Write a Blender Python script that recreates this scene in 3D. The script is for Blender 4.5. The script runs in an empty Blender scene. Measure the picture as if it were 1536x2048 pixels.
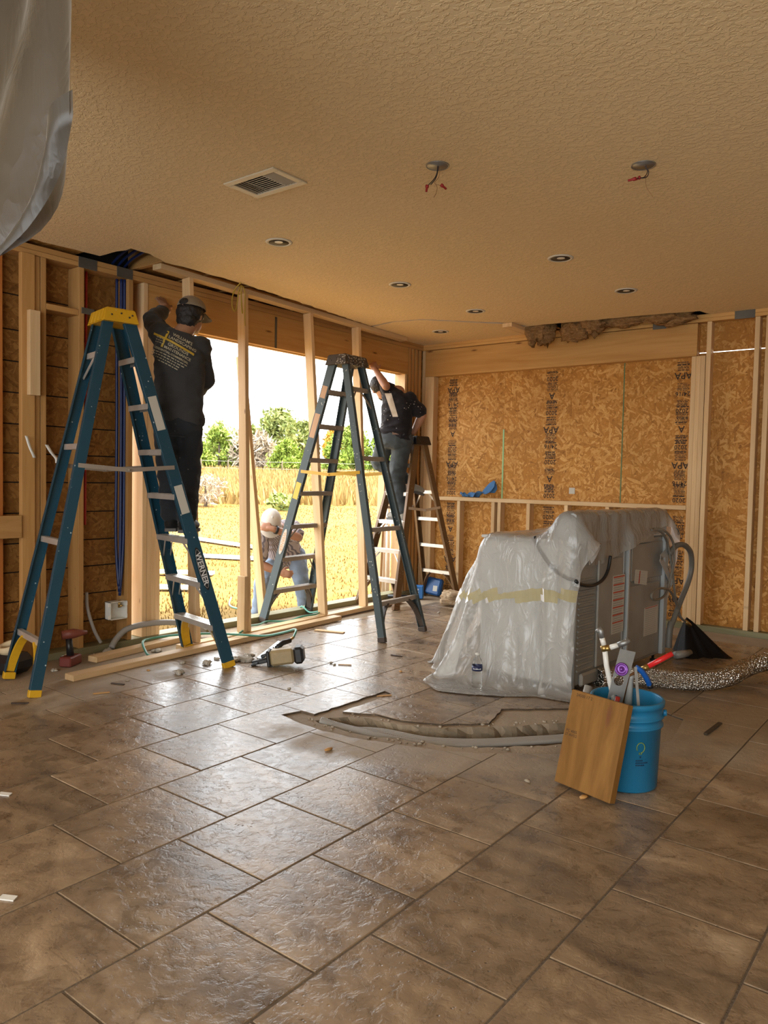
import bpy, bmesh, math, random
import numpy as np
from mathutils import Vector, Matrix, Quaternion, noise as mnoise
from mathutils.bvhtree import BVHTree
from mathutils.geometry import delaunay_2d_cdt

random.seed(7)
np.random.seed(7)
scene = bpy.context.scene
col = scene.collection

# ------------------------------------------------------------------ camera
EYE = 1.28
cam_data = bpy.data.cameras.new('camera')
cam_data.sensor_fit = 'HORIZONTAL'
cam_data.sensor_width = 36.0
cam_data.lens = 36.0 * 1530.0 / 1536.0
cam_data.clip_start = 0.05
cam_data.clip_end = 400.0
cam = bpy.data.objects.new('camera', cam_data)
col.objects.link(cam)
CAM_R = Matrix(((0.78798547, -0.04375313, 0.61413725),
                (0.61537136, 0.02368794, -0.78788132),
                (0.01992463, 0.99876151, 0.04559017)))
cam.matrix_world = Matrix.Translation((0, 0, EYE)) @ CAM_R.to_4x4()
scene.camera = cam

# ------------------------------------------------------------------ world, lights, exposure
world = bpy.data.worlds.new('overcast_sky')
scene.world = world
world.use_nodes = True
bg = world.node_tree.nodes['Background']
bg.inputs['Color'].default_value = (0.93, 0.97, 1.0, 1)
bg.inputs['Strength'].default_value = 1.0

sun_data = bpy.data.lights.new('sun', 'SUN')
sun_data.energy = 3.5
sun_data.color = (1.0, 0.86, 0.62)
sun_data.angle = math.radians(12)
sun = bpy.data.objects.new('sun', sun_data)
col.objects.link(sun)
sun.location = (-10, 10, 20)
sun.rotation_euler = Vector((-0.25, -0.45, -0.85)).to_track_quat('-Z', 'Y').to_euler()

scene.cycles.max_bounces = 9
scene.cycles.glossy_bounces = 3
scene.cycles.transmission_bounces = 6
scene.view_settings.view_transform = 'Standard'
scene.view_settings.look = 'None'
scene.view_settings.gamma = 1.0
scene.view_settings.use_curve_mapping = False
scene.view_settings.exposure = 3.0


def portal(loc, rot, sx, sy):
    d = bpy.data.lights.new('daylight_portal', 'AREA')
    d.shape = 'RECTANGLE'
    d.size, d.size_y = sx, sy
    d.cycles.is_portal = True
    o = bpy.data.objects.new('daylight_portal', d)
    col.objects.link(o)
    o.location = loc
    o.rotation_euler = rot
    return o


portal((-5.08, 5.15, 1.2), (0, math.radians(-90), 0), 2.4, 3.6)
portal((-0.4, -2.80, 1.35), (math.radians(90), 0, 0), 6.2, 2.3)

# ------------------------------------------------------------------ mesh helpers
ROOTM = {}


class MB:
    """collects geometry in world (or root-local) coordinates"""

    def __init__(self):
        self.v, self.f, self.g, self.s, self.m = [], [], [], [], []

    def add(self, vs, fs, gs=None, smooth=False, mi=0):
        o = len(self.v)
        self.v += [tuple(p) for p in vs]
        self.g += [tuple(p) for p in (gs if gs is not None else vs)]
        for q in fs:
            self.f.append(tuple(i + o for i in q))
            self.s.append(smooth)
            self.m.append(mi)
        return self

    def box(self, c, size, R=None, bev=0.0, mi=0):
        hx, hy, hz = size[0] / 2, size[1] / 2, size[2] / 2
        c = Vector(c)
        order = sorted(range(3), key=lambda i: -size[i])
        off = (random.uniform(0, 40), random.uniform(0, 40), random.uniform(0, 40))

        def put(l):
            p = Vector(l)
            if R is not None:
                p = R @ p
            return p + c, tuple(l[order[i]] + off[i] for i in range(3))
        if bev <= 0:
            loc = [(sx * hx, sy * hy, sz * hz) for sx in (-1, 1) for sy in (-1, 1) for sz in (-1, 1)]
            fs = [(0, 1, 3, 2), (4, 6, 7, 5), (0, 4, 5, 1), (2, 3, 7, 6), (0, 2, 6, 4), (1, 5, 7, 3)]
        else:
            b = min(bev, 0.45 * min(size))
            loc, fs, idx = [], [], {}
            for sx in (-1, 1):
                for sy in (-1, 1):
                    for sz in (-1, 1):
                        for ax in range(3):
                            l = [sx * (hx - b), sy * (hy - b), sz * (hz - b)]
                            l[ax] += (sx, sy, sz)[ax] * b
                            idx[(sx, sy, sz, ax)] = len(loc)
                            loc.append(tuple(l))

            def k(s, ax):
                return idx[(s[0], s[1], s[2], ax)]
            for ax in range(3):
                a1, a2 = [i for i in range(3) if i != ax]
                for sg in (-1, 1):
                    ring = []
                    for t1, t2 in ((-1, -1), (1, -1), (1, 1), (-1, 1)):
                        s = [0, 0, 0]
                        s[ax], s[a1], s[a2] = sg, t1, t2
                        ring.append(k(s, ax))
                    flip = (sg < 0) ^ (ax == 1)
                    fs.append(tuple(reversed(ring)) if flip else tuple(ring))
                # edges along ax
                for t1 in (-1, 1):
                    for t2 in (-1, 1):
                        q = []
                        for sg, aa in ((-1, a1), (1, a1), (1, a2), (-1, a2)):
                            s = [0, 0, 0]
                            s[ax], s[a1], s[a2] = sg, t1, t2
                            q.append(k(s, aa))
                        fs.append(tuple(q))
            for sx in (-1, 1):
                for sy in (-1, 1):
                    for sz in (-1, 1):
                        fs.append(tuple(idx[(sx, sy, sz, a)] for a in range(3)))
        pts = [put(l) for l in loc]
        self.add([p[0] for p in pts], fs, [p[1] for p in pts], mi=mi)
        return self

    def bx(self, x0, x1, y0, y1, z0, z1, bev=0.0, mi=0):
        return self.box(((x0 + x1) / 2, (y0 + y1) / 2, (z0 + z1) / 2), (abs(x1 - x0), abs(y1 - y0), abs(z1 - z0)), None, bev, mi)

    def beam(self, p0, p1, w, h, side=(1, 0, 0), bev=0.0, ext=0.0, mi=0):
        """box from p0 to p1, w along side, h along the third axis"""
        p0, p1 = Vector(p0), Vector(p1)
        d = p1 - p0
        L = d.length + 2 * ext
        z = d.normalized()
        s = Vector(side)
        s = (s - z * s.dot(z))
        s.normalize()
        t = z.cross(s)
        R = Matrix((s, t, z)).transposed()
        return self.box((p0 + p1) / 2, (w, h, L), R, bev, mi)

    def tube(self, pts, r, seg=10, caps=True, closed=False, smooth=True, mi=0, rib=None):
        pts = [Vector(p) for p in pts]
        n = len(pts)
        rad = r if isinstance(r, (list, tuple)) else [r] * n
        tang = []
        for i in range(n):
            if closed:
                t = pts[(i + 1) % n] - pts[i - 1]
            else:
                t = pts[min(i + 1, n - 1)] - pts[max(i - 1, 0)]
            tang.append(t.normalized())
        up = Vector((0, 0, 1))
        if abs(tang[0].dot(up)) > 0.9:
            up = Vector((1, 0, 0))
        nrm = (up - tang[0] * up.dot(tang[0])).normalized()
        vs, gs, fs = [], [], []
        acc = 0.0
        for i in range(n):
            if i:
                nrm = nrm - tang[i] * nrm.dot(tang[i])
                nrm.normalize()
                acc += (pts[i] - pts[i - 1]).length
            b = tang[i].cross(nrm)
            for k in range(seg):
                a = 2 * math.pi * k / seg
                vs.append(pts[i] + (nrm * math.cos(a) + b * math.sin(a)) * rad[i])
                gs.append((acc, a * rad[i], 0))
        m = n if closed else n - 1
        for i in range(m):
            j = (i + 1) % n
            for k in range(seg):
                k2 = (k + 1) % seg
                fs.append((i * seg + k, i * seg + k2, j * seg + k2, j * seg + k))
        if caps and not closed:
            fs.append(tuple(reversed(range(seg))))
            fs.append(tuple((n - 1) * seg + k for k in range(seg)))
        self.add(vs, fs, gs, smooth, mi)
        return self

    def lathe(self, prof, c=(0, 0, 0), R=None, seg=24, smooth=True, mi=0, ell=(1, 1)):
        c = Vector(c)
        vs, fs = [], []
        n = len(prof)
        for (r, z) in prof:
            for k in range(seg):
                a = 2 * math.pi * k / seg
                p = Vector((r * math.cos(a) * ell[0], r * math.sin(a) * ell[1], z))
                vs.append((R @ p if R is not None else p) + c)
        for i in range(n - 1):
            for k in range(seg):
                k2 = (k + 1) % seg
                fs.append((i * seg + k, i * seg + k2, (i + 1) * seg + k2, (i + 1) * seg + k))
        if prof[0][0] > 1e-6:
            fs.append(tuple(reversed(range(seg))))
        if prof[-1][0] > 1e-6:
            fs.append(tuple((n - 1) * seg + k for k in range(seg)))
        self.add(vs, fs, None, smooth, mi)
        return self

    def ring(self, prof, c=(0, 0, 0), R=None, seg=24, smooth=True, mi=0):
        """lathe of a closed profile (no caps)"""
        c = Vector(c)
        vs, fs = [], []
        n = len(prof)
        for (r, z) in prof:
            for k in range(seg):
                a = 2 * math.pi * k / seg
                p = Vector((r * math.cos(a), r * math.sin(a), z))
                vs.append((R @ p if R is not None else p) + c)
        for i in range(n):
            j = (i + 1) % n
            for k in range(seg):
                k2 = (k + 1) % seg
                fs.append((i * seg + k, i * seg + k2, j * seg + k2, j * seg + k))
        self.add(vs, fs, None, smooth, mi)
        return self

    def prism(self, poly, o, u, v, t, mi=0):
        """2-D polygon in the (u, v) frame at o, extruded by vector t"""
        o, u, v, t = Vector(o), Vector(u), Vector(v), Vector(t)
        n = len(poly)
        a = [o + u * p[0] + v * p[1] for p in poly]
        vs = a + [p + t for p in a]
        gs = [(p[0], p[1], 0) for p in poly] + [(p[0], p[1], t.length) for p in poly]
        fs = [tuple(reversed(range(n))), tuple(range(n, 2 * n))]
        for i in range(n):
            j = (i + 1) % n
            fs.append((i, j, n + j, n + i))
        self.add(vs, fs, gs, mi=mi)
        return self

    def grid(self, fn, nu, nv, smooth=True, mi=0, closed_u=False):
        vs = [fn(i / (nu - (0 if closed_u else 1)), j / (nv - 1)) for j in range(nv) for i in range(nu)]
        fs = []
        for j in range(nv - 1):
            for i in range(nu if closed_u else nu - 1):
                i2 = (i + 1) % nu
                fs.append((j * nu + i, j * nu + i2, (j + 1) * nu + i2, (j + 1) * nu + i))
        gs = [(i / nu, j / nv, 0) for j in range(nv) for i in range(nu)]
        self.add(vs, fs, gs, smooth, mi)
        return self

    def ico(self, c, r, R=None, sub=2, jit=0.0, mi=0, smooth=True):
        bm = bmesh.new()
        bmesh.ops.create_icosphere(bm, subdivisions=sub, radius=1.0)
        rr = r if isinstance(r, (tuple, list)) else (r, r, r)
        c = Vector(c)
        off = Vector((random.uniform(0, 50), random.uniform(0, 50), 0))
        vs = []
        for vtx in bm.verts:
            p = vtx.co.copy()
            if jit:
                p *= 1 + jit * mnoise.noise(p * 2.3 + off) + 0.5 * jit * mnoise.noise(p * 5.1 + off)
            p = Vector((p[0] * rr[0], p[1] * rr[1], p[2] * rr[2]))
            vs.append((R @ p if R is not None else p) + c)
        fs = [tuple(x.index for x in fc.verts) for fc in bm.faces]
        bm.free()
        self.add(vs, fs, None, smooth, mi)
        return self


def mesh_of(name, mb, mats, inv=None):
    me = bpy.data.meshes.new(name)
    vs = mb.v
    if inv is not None:
        vs = [tuple(inv @ Vector(p)) for p in vs]
    me.from_pydata(vs, [], mb.f)
    for m in (mats if isinstance(mats, (list, tuple)) else [mats]):
        me.materials.append(m)
    if any(mb.s):
        me.polygons.foreach_set('use_smooth', mb.s)
    if any(mb.m):
        me.polygons.foreach_set('material_index', mb.m)
    a = me.attributes.new('gr', 'FLOAT_VECTOR', 'POINT')
    a.data.foreach_set('vector', np.array(mb.g, dtype=np.float32).ravel())
    bm = bmesh.new()
    bm.from_mesh(me)
    bmesh.ops.recalc_face_normals(bm, faces=bm.faces)
    bm.to_mesh(me)
    bm.free()
    me.update()
    return me


def tag(o, label=None, cat=None, group=None, kind=None):
    if label:
        o['label'] = label
    if cat:
        o['category'] = cat
    if group:
        o['group'] = group
    if kind:
        o['kind'] = kind
    return o


def thing(name, label, cat, loc=(0, 0, 0), rotz=0.0, group=None, kind=None):
    o = bpy.data.objects.new(name, None)
    o.empty_display_size = 0.1
    col.objects.link(o)
    o.location = loc
    o.rotation_euler = (0, 0, rotz)
    ROOTM[o.name] = Matrix.Translation(loc) @ Matrix.Rotation(rotz, 4, 'Z')
    return tag(o, label, cat, group, kind)


def part(name, mb, mat, parent, local=False, label=None, kind=None):
    """one mesh object under a thing or a part; geometry in world space unless local"""
    rm = ROOTM[parent.name]
    me = mesh_of(name, mb, mat, None if local else rm.inverted())
    o = bpy.data.objects.new(name, me)
    col.objects.link(o)
    o.parent = parent
    ROOTM[o.name] = rm
    return tag(o, label, None, None, kind)


def solo(name, mb, mat, label, cat, group=None, kind=None, base=None):
    """a thing that is one mesh; its origin sits at its base"""
    if base is None:
        a = np.array(mb.v)
        lo, hi = a.min(0), a.max(0)
        base = ((lo[0] + hi[0]) / 2, (lo[1] + hi[1]) / 2, lo[2])
    T = Matrix.Translation(base)
    me = mesh_of(name, mb, mat, T.inverted())
    o = bpy.data.objects.new(name, me)
    col.objects.link(o)
    o.location = base
    ROOTM[o.name] = T
    return tag(o, label, cat, group, kind)


def inst(src, parent, loc=(0, 0, 0), rot=(0, 0, 0)):
    c = src.copy()
    col.objects.link(c)
    c.parent = parent
    c.location = loc
    c.rotation_euler = rot
    return c


def copy_tree(o, parent=None):
    c = o.copy()
    col.objects.link(c)
    c.parent = parent
    ROOTM[c.name] = ROOTM.get(o.name, Matrix())
    for ch in list(o.children):
        copy_tree(ch, c)
    return c


def spline(pts, n=8, closed=False):
    """Catmull-Rom through the points"""
    P = [Vector(p) for p in pts]
    out = []
    m = len(P)
    for i in range(m if closed else m - 1):
        if closed:
            a, b, c, d = P[i - 1], P[i], P[(i + 1) % m], P[(i + 2) % m]
        else:
            a, b, c, d = P[max(i - 1, 0)], P[i], P[i + 1], P[min(i + 2, m - 1)]
        for k in range(n):
            t = k / n
            out.append(0.5 * ((2 * b) + (c - a) * t + (2 * a - 5 * b + 4 * c - d) * t * t + (3 * b - a - 3 * c + d) * t ** 3))
    if not closed:
        out.append(P[-1])
    return out


def text_mb(s, size, o, u, v, n, thick=0.0008, bold=0.0, align='CENTER', proj=None):
    """lettering as thin raised geometry: baseline at o, writing along u, up along v, facing n"""
    cu = bpy.data.curves.new('lettering', 'FONT')
    cu.body = s
    cu.size = size
    cu.align_x = align
    cu.offset = bold
    cu.resolution_u = 2
    ob = bpy.data.objects.new('lettering', cu)
    col.objects.link(ob)
    dg = bpy.context.evaluated_depsgraph_get()
    me = bpy.data.meshes.new_from_object(ob.evaluated_get(dg))
    o, u, v, n = Vector(o), Vector(u), Vector(v), Vector(n)
    mb = MB()
    vs = []
    for p in me.vertices:
        q = o + u * p.co.x + v * p.co.y
        q = proj(p.co.x, p.co.y) if proj else q + n * thick
        vs.append(q)
    mb.add(vs, [tuple(pl.vertices) for pl in me.polygons], [(p.co.x, p.co.y, 0) for p in me.vertices])
    bpy.data.objects.remove(ob)
    bpy.data.curves.remove(cu)
    bpy.data.meshes.remove(me)
    return mb


def merge(dst, src):
    o = len(dst.v)
    dst.v += src.v
    dst.g += src.g
    dst.f += [tuple(i + o for i in q) for q in src.f]
    dst.s += src.s
    dst.m += src.m
    return dst


# ------------------------------------------------------------------ material helpers
class NT:
    def __init__(self, name):
        self.mat = bpy.data.materials.new(name)
        self.mat.use_nodes = True
        self.t = self.mat.node_tree
        self.b = self.t.nodes['Principled BSDF']
        self.out = self.t.nodes['Material Output']

    def n(self, typ, ins=None, **props):
        nd = self.t.nodes.new('ShaderNode' + typ)
        for k, v in props.items():
            setattr(nd, k, v)
        for k, v in (ins or {}).items():
            self.set(nd, k, v)
        return nd

    def set(self, nd, k, v):
        s = nd.inputs[k]
        if isinstance(v, bpy.types.NodeSocket):
            self.t.links.new(v, s)
        elif isinstance(v, bpy.types.Node):
            self.t.links.new(v.outputs[0], s)
        else:
            if isinstance(v, (tuple, list)) and s.type == 'RGBA' and len(v) == 3:
                v = (*v, 1)
            s.default_value = v

    def bs(self, **kw):
        names = {'color': 'Base Color', 'rough': 'Roughness', 'metal': 'Metallic', 'normal': 'Normal', 'spec': 'Specular IOR Level',
                 'alpha': 'Alpha', 'trans': 'Transmission Weight', 'sheen': 'Sheen Weight', 'coat': 'Coat Weight', 'ior': 'IOR', 'sss': 'Subsurface Weight'}
        for k, v in kw.items():
            self.set(self.b, names[k], v)
        return self

    def ramp(self, fac, stops, interp='LINEAR'):
        r = self.n('ValToRGB')
        self.set(r, 0, fac)
        e = r.color_ramp
        e.interpolation = interp
        while len(e.elements) < len(stops):
            e.elements.new(0.5)
        for el, (p, c) in zip(e.elements, stops):
            el.position = p
            el.color = (*c, 1) if len(c) == 3 else c
        return r.outputs[0]

    def noise(self, vec, scale, detail=3, rough=0.55, dist=0.0):
        return self.n('TexNoise', {'Vector': vec, 'Scale': scale, 'Detail': detail, 'Roughness': rough, 'Distortion': dist}).outputs[0]

    def mapv(self, vec, scale=(1, 1, 1), rot=(0, 0, 0), loc=(0, 0, 0)):
        return self.n('Mapping', {'Vector': vec, 'Scale': scale, 'Rotation': rot, 'Location': loc}).outputs[0]

    def math(self, op, a, b=0.0, c=None, clamp=False):
        m = self.n('Math', operation=op, use_clamp=clamp)
        self.set(m, 0, a)
        self.set(m, 1, b)
        if c is not None:
            self.set(m, 2, c)
        return m.outputs[0]

    def mix(self, fac, a, b, mode='MIX'):
        m = self.n('MixRGB', blend_type=mode)
        self.set(m, 0, fac)
        self.set(m, 1, a)
        self.set(m, 2, b)
        return m.outputs[0]

    def bump(self, h, strength=0.3, dist=0.01, normal=None):
        b = self.n('Bump', {'Height': h, 'Strength': strength, 'Distance': dist})
        if normal is not None:
            self.set(b, 'Normal', normal)
        return b.outputs[0]

    def attr(self):
        return self.n('Attribute', attribute_name='gr').outputs['Vector']

    def pos(self):
        return self.n('NewGeometry').outputs['Position']

    def obj(self):
        return self.n('TexCoord').outputs['Object']

    def rnd(self):
        return self.n('ObjectInfo').outputs['Random']

    def val(self, colr, amount, fac=None):
        """per-object brightness variation"""
        f = self.math('MULTIPLY_ADD', self.rnd() if fac is None else fac, amount * 2, 1 - amount)
        return self.n('HueSaturation', {'Color': colr, 'Value': f}).outputs[0]


def simple(name, color, rough=0.5, metal=0.0, bump=None, var=0.0, **kw):
    t = NT(name)
    c = color
    if var:
        nz = t.noise(t.obj(), var if var > 1 else 8, 4)
        c = t.mix(nz, [x * 0.72 for x in color], [min(1, x * 1.25) for x in color])
    t.bs(color=c, rough=rough, metal=metal, **kw)
    if bump:
        t.bs(normal=t.bump(t.noise(t.obj(), bump[0], 3), bump[1], 0.01))
    return t.mat


def mat_pine(name, lo, hi, knot=(0.16, 0.06, 0.02), rough=0.62, grain=1.0, knots=0.05, var=0.1):
    t = NT(name)
    g = t.attr()
    m1 = t.mapv(g, (1.3 * grain, 17, 17))
    n1 = t.noise(m1, 1.0, 5, 0.6, 0.6)
    m2 = t.mapv(g, (3.0, 130, 130))
    n2 = t.noise(m2, 1.0, 3, 0.6)
    c = t.mix(t.ramp(n1, [(0.3, (0, 0, 0)), (0.7, (1, 1, 1))]), lo, hi)
    c = t.mix(t.math('MULTIPLY', n2, 0.22), c, [x * 0.55 for x in lo])
    vo = t.n('TexVoronoi', {'Vector': t.mapv(g, (2.4, 9.5, 0.0)), 'Scale': 1.0, 'Randomness': 1.0})
    k = t.ramp(vo.outputs['Distance'], [(knots * 0.55, (1, 1, 1)), (knots * 1.9, (0, 0, 0))])
    c = t.mix(k, c, knot)
    c = t.val(c, var)
    t.bs(color=c, rough=rough, spec=0.3, normal=t.bump(n2, 0.12, 0.004))
    return t.mat


def mat_osb(name, dark, mid, light, fl=1.0):
    t = NT(name)
    g = t.attr()
    cols, hs = [], []
    for i, ang in enumerate((0.05, 0.65, 1.25, 1.9, 2.5)):
        m = t.mapv(t.mapv(g, (1, 1, 0), (0, 0, ang)), (11.0 * fl, 52 * fl, 0), (0, 0, 0), (3.1 * i, 7.7 * i, 0))
        w = t.noise(m, 0.8, 2)
        ms = t.n('VectorMath', {0: m, 1: t.n('VectorMath', {0: (0.35, 0.9, 0), 1: w}, operation='MULTIPLY').outputs[0]}, operation='ADD').outputs[0]
        vo = t.n('TexVoronoi', {'Vector': ms, 'Scale': 1.0})
        cols.append(vo.outputs['Color'])
        sep = t.n('SeparateColor', {0: vo.outputs['Color']})
        hs.append((sep.outputs[0], sep.outputs[1]))
    cur_c, cur_h = hs[0]
    for (cc, hh) in hs[1:]:
        sel = t.math('GREATER_THAN', hh, cur_h)
        cur_c = t.mix(sel, cur_c, cc)
        cur_h = t.math('MAXIMUM', hh, cur_h)
    fine = t.noise(t.mapv(g, (60, 60, 60)), 1.0, 3)
    big = t.noise(t.mapv(g, (1.6, 1.6, 1.6)), 1.0, 3)
    s = t.n('SeparateColor', {0: cur_c}).outputs[0]
    s = t.math('ADD', t.math('MULTIPLY', s, 0.62), t.math('MULTIPLY', fine, 0.42))
    c = t.ramp(s, [(0.08, dark), (0.24, [0.72 * a + 0.28 * b for a, b in zip(mid, dark)]), (0.50, mid), (0.74, [0.45 * a + 0.55 * b for a, b in zip(mid, light)]), (0.98, light)])
    c = t.mix(t.math('MULTIPLY', t.ramp(big, [(0.4, (0, 0, 0)), (0.7, (1, 1, 1))]), 0.35), c, [x * 0.6 for x in mid])
    t.bs(color=c, rough=0.6, spec=0.25, normal=t.bump(s, 0.35, 0.004))
    return t.mat
# ------------------------------------------------------------------ materials
PINE = mat_pine('pine_new', (0.60, 0.38, 0.18), (0.74, 0.53, 0.30), knots=0.035)
PINE2 = mat_pine('pine_aged_shaded', (0.40, 0.20, 0.06), (0.53, 0.29, 0.10), knots=0.045)  # aged pine, darkened further for the shade on the left wall
HEADER = mat_pine('pine_header', (0.50, 0.25, 0.07), (0.66, 0.38, 0.13), knots=0.065, grain=0.8)
TREATED = mat_pine('pine_treated', (0.20, 0.18, 0.09), (0.30, 0.27, 0.15), knots=0.03)
BOARD = mat_pine('plywood_board', (0.17, 0.075, 0.014), (0.31, 0.15, 0.036), knots=0.08, grain=1.6)
ORANGE_LIT_PLY = mat_pine('orange_lit_plywood', (0.42, 0.13, 0.025), (0.50, 0.18, 0.04), knots=0.02)  # the orange light on this plywood is put into its colour
OSB = mat_osb('osb_panel', (0.13, 0.045, 0.008), (0.46, 0.20, 0.035), (0.72, 0.42, 0.14))
OSB_OLD_SHADED = mat_osb('osb_old_shaded', (0.08, 0.03, 0.006), (0.26, 0.115, 0.025), (0.40, 0.20, 0.055))  # old strand board with the left wall's shade put into its colour
INK = simple('stamp_ink', (0.035, 0.02, 0.012), 0.8)
SEAL_BLACK = simple('light_seal', (0.012, 0.009, 0.007), 0.9)  # black for the added light blockers and the vent duct
STEEL = simple('galvanised_steel', (0.30, 0.30, 0.29), 0.45, 0.75, bump=(40, 0.05), var=14)
PLATE_STEEL = simple('nail_plate_steel', (0.13, 0.12, 0.10), 0.55, 0.5, var=10)
WHITE_PVC = simple('white_plastic', (0.72, 0.70, 0.64), 0.35)
GREY_PVC = simple('grey_conduit', (0.33, 0.31, 0.28), 0.5)
BLUE_PEX = simple('blue_pex', (0.006, 0.018, 0.085), 0.4)
RED_PEX = simple('red_pex', (0.42, 0.02, 0.012), 0.35)
BRASS = simple('brass', (0.45, 0.30, 0.10), 0.35, 0.9)
BLACK = simple('black_plastic', (0.012, 0.012, 0.013), 0.4)
DRYWALL = simple('drywall_paint', (0.62, 0.55, 0.44), 0.8)
DRYWALL_CORE = simple('drywall_core', (0.55, 0.47, 0.36), 0.95, bump=(60, 0.4))
GROUT = simple('grout', (0.125, 0.092, 0.062), 0.9, bump=(90, 0.4), var=5)


def mat_ceiling():
    t = NT('textured_ceiling')
    p = t.mapv(t.pos(), (1, 1, 1))
    a = t.noise(t.mapv(p, (34, 46, 1), (0, 0, 0.6)), 1.0, 3.0, 0.6, 0.3)
    plate = t.ramp(a, [(0.47, (0, 0, 0)), (0.545, (1, 1, 1))])
    fine = t.noise(p, 120, 2)
    h = t.math('ADD', plate, t.math('MULTIPLY', fine, 0.25))
    soft = t.noise(p, 0.7, 2)
    c = t.mix(soft, (0.78, 0.58, 0.32), (0.84, 0.64, 0.37))  # warm bounced light on white paint is put into this cream
    c = t.mix(t.math('MULTIPLY', t.math('SUBTRACT', 1.0, plate), 0.10), c, (0.42, 0.30, 0.16))
    t.bs(color=c, rough=0.72, spec=0.25, normal=t.bump(h, 0.50, 0.005))
    return t.mat


def mat_tile():
    t = NT('travertine_tile')
    r = t.rnd()
    off = t.n('CombineXYZ', {0: t.math('MULTIPLY', r, 37.0), 1: t.math('MULTIPLY', r, 91.0), 2: 0.0}).outputs[0]
    P = t.pos()
    p = t.n('VectorMath', {0: P, 1: off}, operation='ADD').outputs[0]
    ang = t.mapv(p, (1.0, 2.6, 1.0), (0, 0, 0.9))
    big = t.noise(ang, 1.7, 5, 0.6, 0.9)
    med = t.noise(p, 9, 5, 0.68, 0.6)
    fine = t.noise(p, 55, 4, 0.65)
    c = t.ramp(big, [(0.30, (0.125, 0.090, 0.063)), (0.43, (0.245, 0.172, 0.108)), (0.57, (0.325, 0.228, 0.140)), (0.72, (0.47, 0.35, 0.23))])
    c = t.mix(t.ramp(med, [(0.36, (1, 1, 1)), (0.58, (0, 0, 0))]), c, t.mix(0.55, c, (0.085, 0.055, 0.034)))
    # dark wandering veins
    vn = t.noise(t.mapv(p, (1.2, 5.5, 1.0), (0, 0, 0.85)), 1.6, 6, 0.6, 1.4)
    vein = t.math('ABSOLUTE', t.math('SUBTRACT', vn, 0.52))
    vm = t.ramp(vein, [(0.0, (1, 1, 1)), (0.014, (0, 0, 0))])
    vmask = t.ramp(t.noise(p, 1.5, 2), [(0.5, (0, 0, 0)), (0.68, (1, 1, 1))])
    c = t.mix(t.math('MULTIPLY', t.math('MULTIPLY', vm, vmask), 0.75), c, (0.075, 0.045, 0.026))
    # pits
    pit = t.n('TexVoronoi', {'Vector': p, 'Scale': 46.0}).outputs['Distance']
    pm = t.math('MULTIPLY', t.ramp(pit, [(0.06, (1, 1, 1)), (0.22, (0, 0, 0))]), t.ramp(t.noise(p, 6, 3), [(0.5, (0, 0, 0)), (0.62, (1, 1, 1))]))
    c = t.mix(t.math('MULTIPLY', pm, 0.7), c, (0.06, 0.036, 0.02))
    c = t.val(c, 0.12, r)
    # cement dust tramped around the trench and along the walls
    def spot(cx, cy, rx, ry, rot=0.0):
        m = t.n('Mapping', {'Vector': P, 'Location': (-cx, -cy, 0)}).outputs[0]
        m = t.mapv(m, (1, 1, 0), (0, 0, -rot))
        m = t.mapv(m, (1 / rx, 1 / ry, 0))
        return t.n('VectorMath', {0: m}, operation='LENGTH').outputs['Value']
    d = t.math('MINIMUM', spot(-1.15, 4.15, 0.62, 0.72), spot(-2.1, 2.9, 0.85, 0.28, 0.35))
    d = t.math('MINIMUM', d, spot(-0.55, 4.55, 0.9, 0.55))
    d = t.math('MINIMUM', d, spot(-4.45, 2.3, 0.62, 1.3))
    d = t.math('ADD', d, t.math('MULTIPLY', t.math('SUBTRACT', t.noise(P, 3.2, 5, 0.6), 0.5), 1.5))
    dm = t.ramp(d, [(0.62, (1, 1, 1)), (1.12, (0, 0, 0))])
    smear = t.ramp(t.noise(t.mapv(P, (9, 2.2, 1), (0, 0, 0.5)), 1.0, 5, 0.65), [(0.34, (0.35, 0.35, 0.35)), (0.62, (1, 1, 1))])
    dm = t.math('MULTIPLY', dm, t.math('MULTIPLY', smear, 0.9))
    c = t.mix(dm, c, (0.36, 0.285, 0.20))
    ro = t.math('ADD', t.math('MULTIPLY', med, 0.24), 0.17)
    ro = t.math('ADD', ro, t.math('MULTIPLY', dm, 0.45), clamp=True)
    chip = t.ramp(t.noise(p, 24, 5, 0.62, 0.5), [(0.33, (0, 0, 0)), (0.52, (1, 1, 1))])
    h = t.math('ADD', t.math('MULTIPLY', chip, 0.32), t.math('ADD', t.math('MULTIPLY', med, 0.22), t.math('MULTIPLY', fine, 0.22)))
    h = t.math('SUBTRACT', h, t.math('MULTIPLY', pm, 0.5))
    t.bs(color=c, rough=ro, spec=0.55, normal=t.bump(h, 0.50, 0.0055))
    return t.mat


def mat_concrete(name, lo, hi, rough=0.85):
    t = NT(name)
    p = t.pos()
    n = t.noise(p, 3.2, 6, 0.65, 0.5)
    f = t.noise(p, 70, 3)
    c = t.mix(t.ramp(n, [(0.3, (0, 0, 0)), (0.7, (1, 1, 1))]), lo, hi)
    c = t.mix(t.math('MULTIPLY', f, 0.35), c, [x * 0.6 for x in lo])
    t.bs(color=c, rough=rough, normal=t.bump(t.math('ADD', n, t.math('MULTIPLY', f, 0.4)), 0.5, 0.012))
    return t.mat


CEILING = mat_ceiling()
TILE = mat_tile()
CONCRETE = mat_concrete('slab_concrete', (0.27, 0.20, 0.13), (0.40, 0.31, 0.21))
TRENCH = mat_concrete('trench_earth', (0.13, 0.095, 0.058), (0.30, 0.23, 0.15))
RUBBLE = mat_concrete('rubble', (0.30, 0.24, 0.17), (0.5, 0.42, 0.32))


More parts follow.
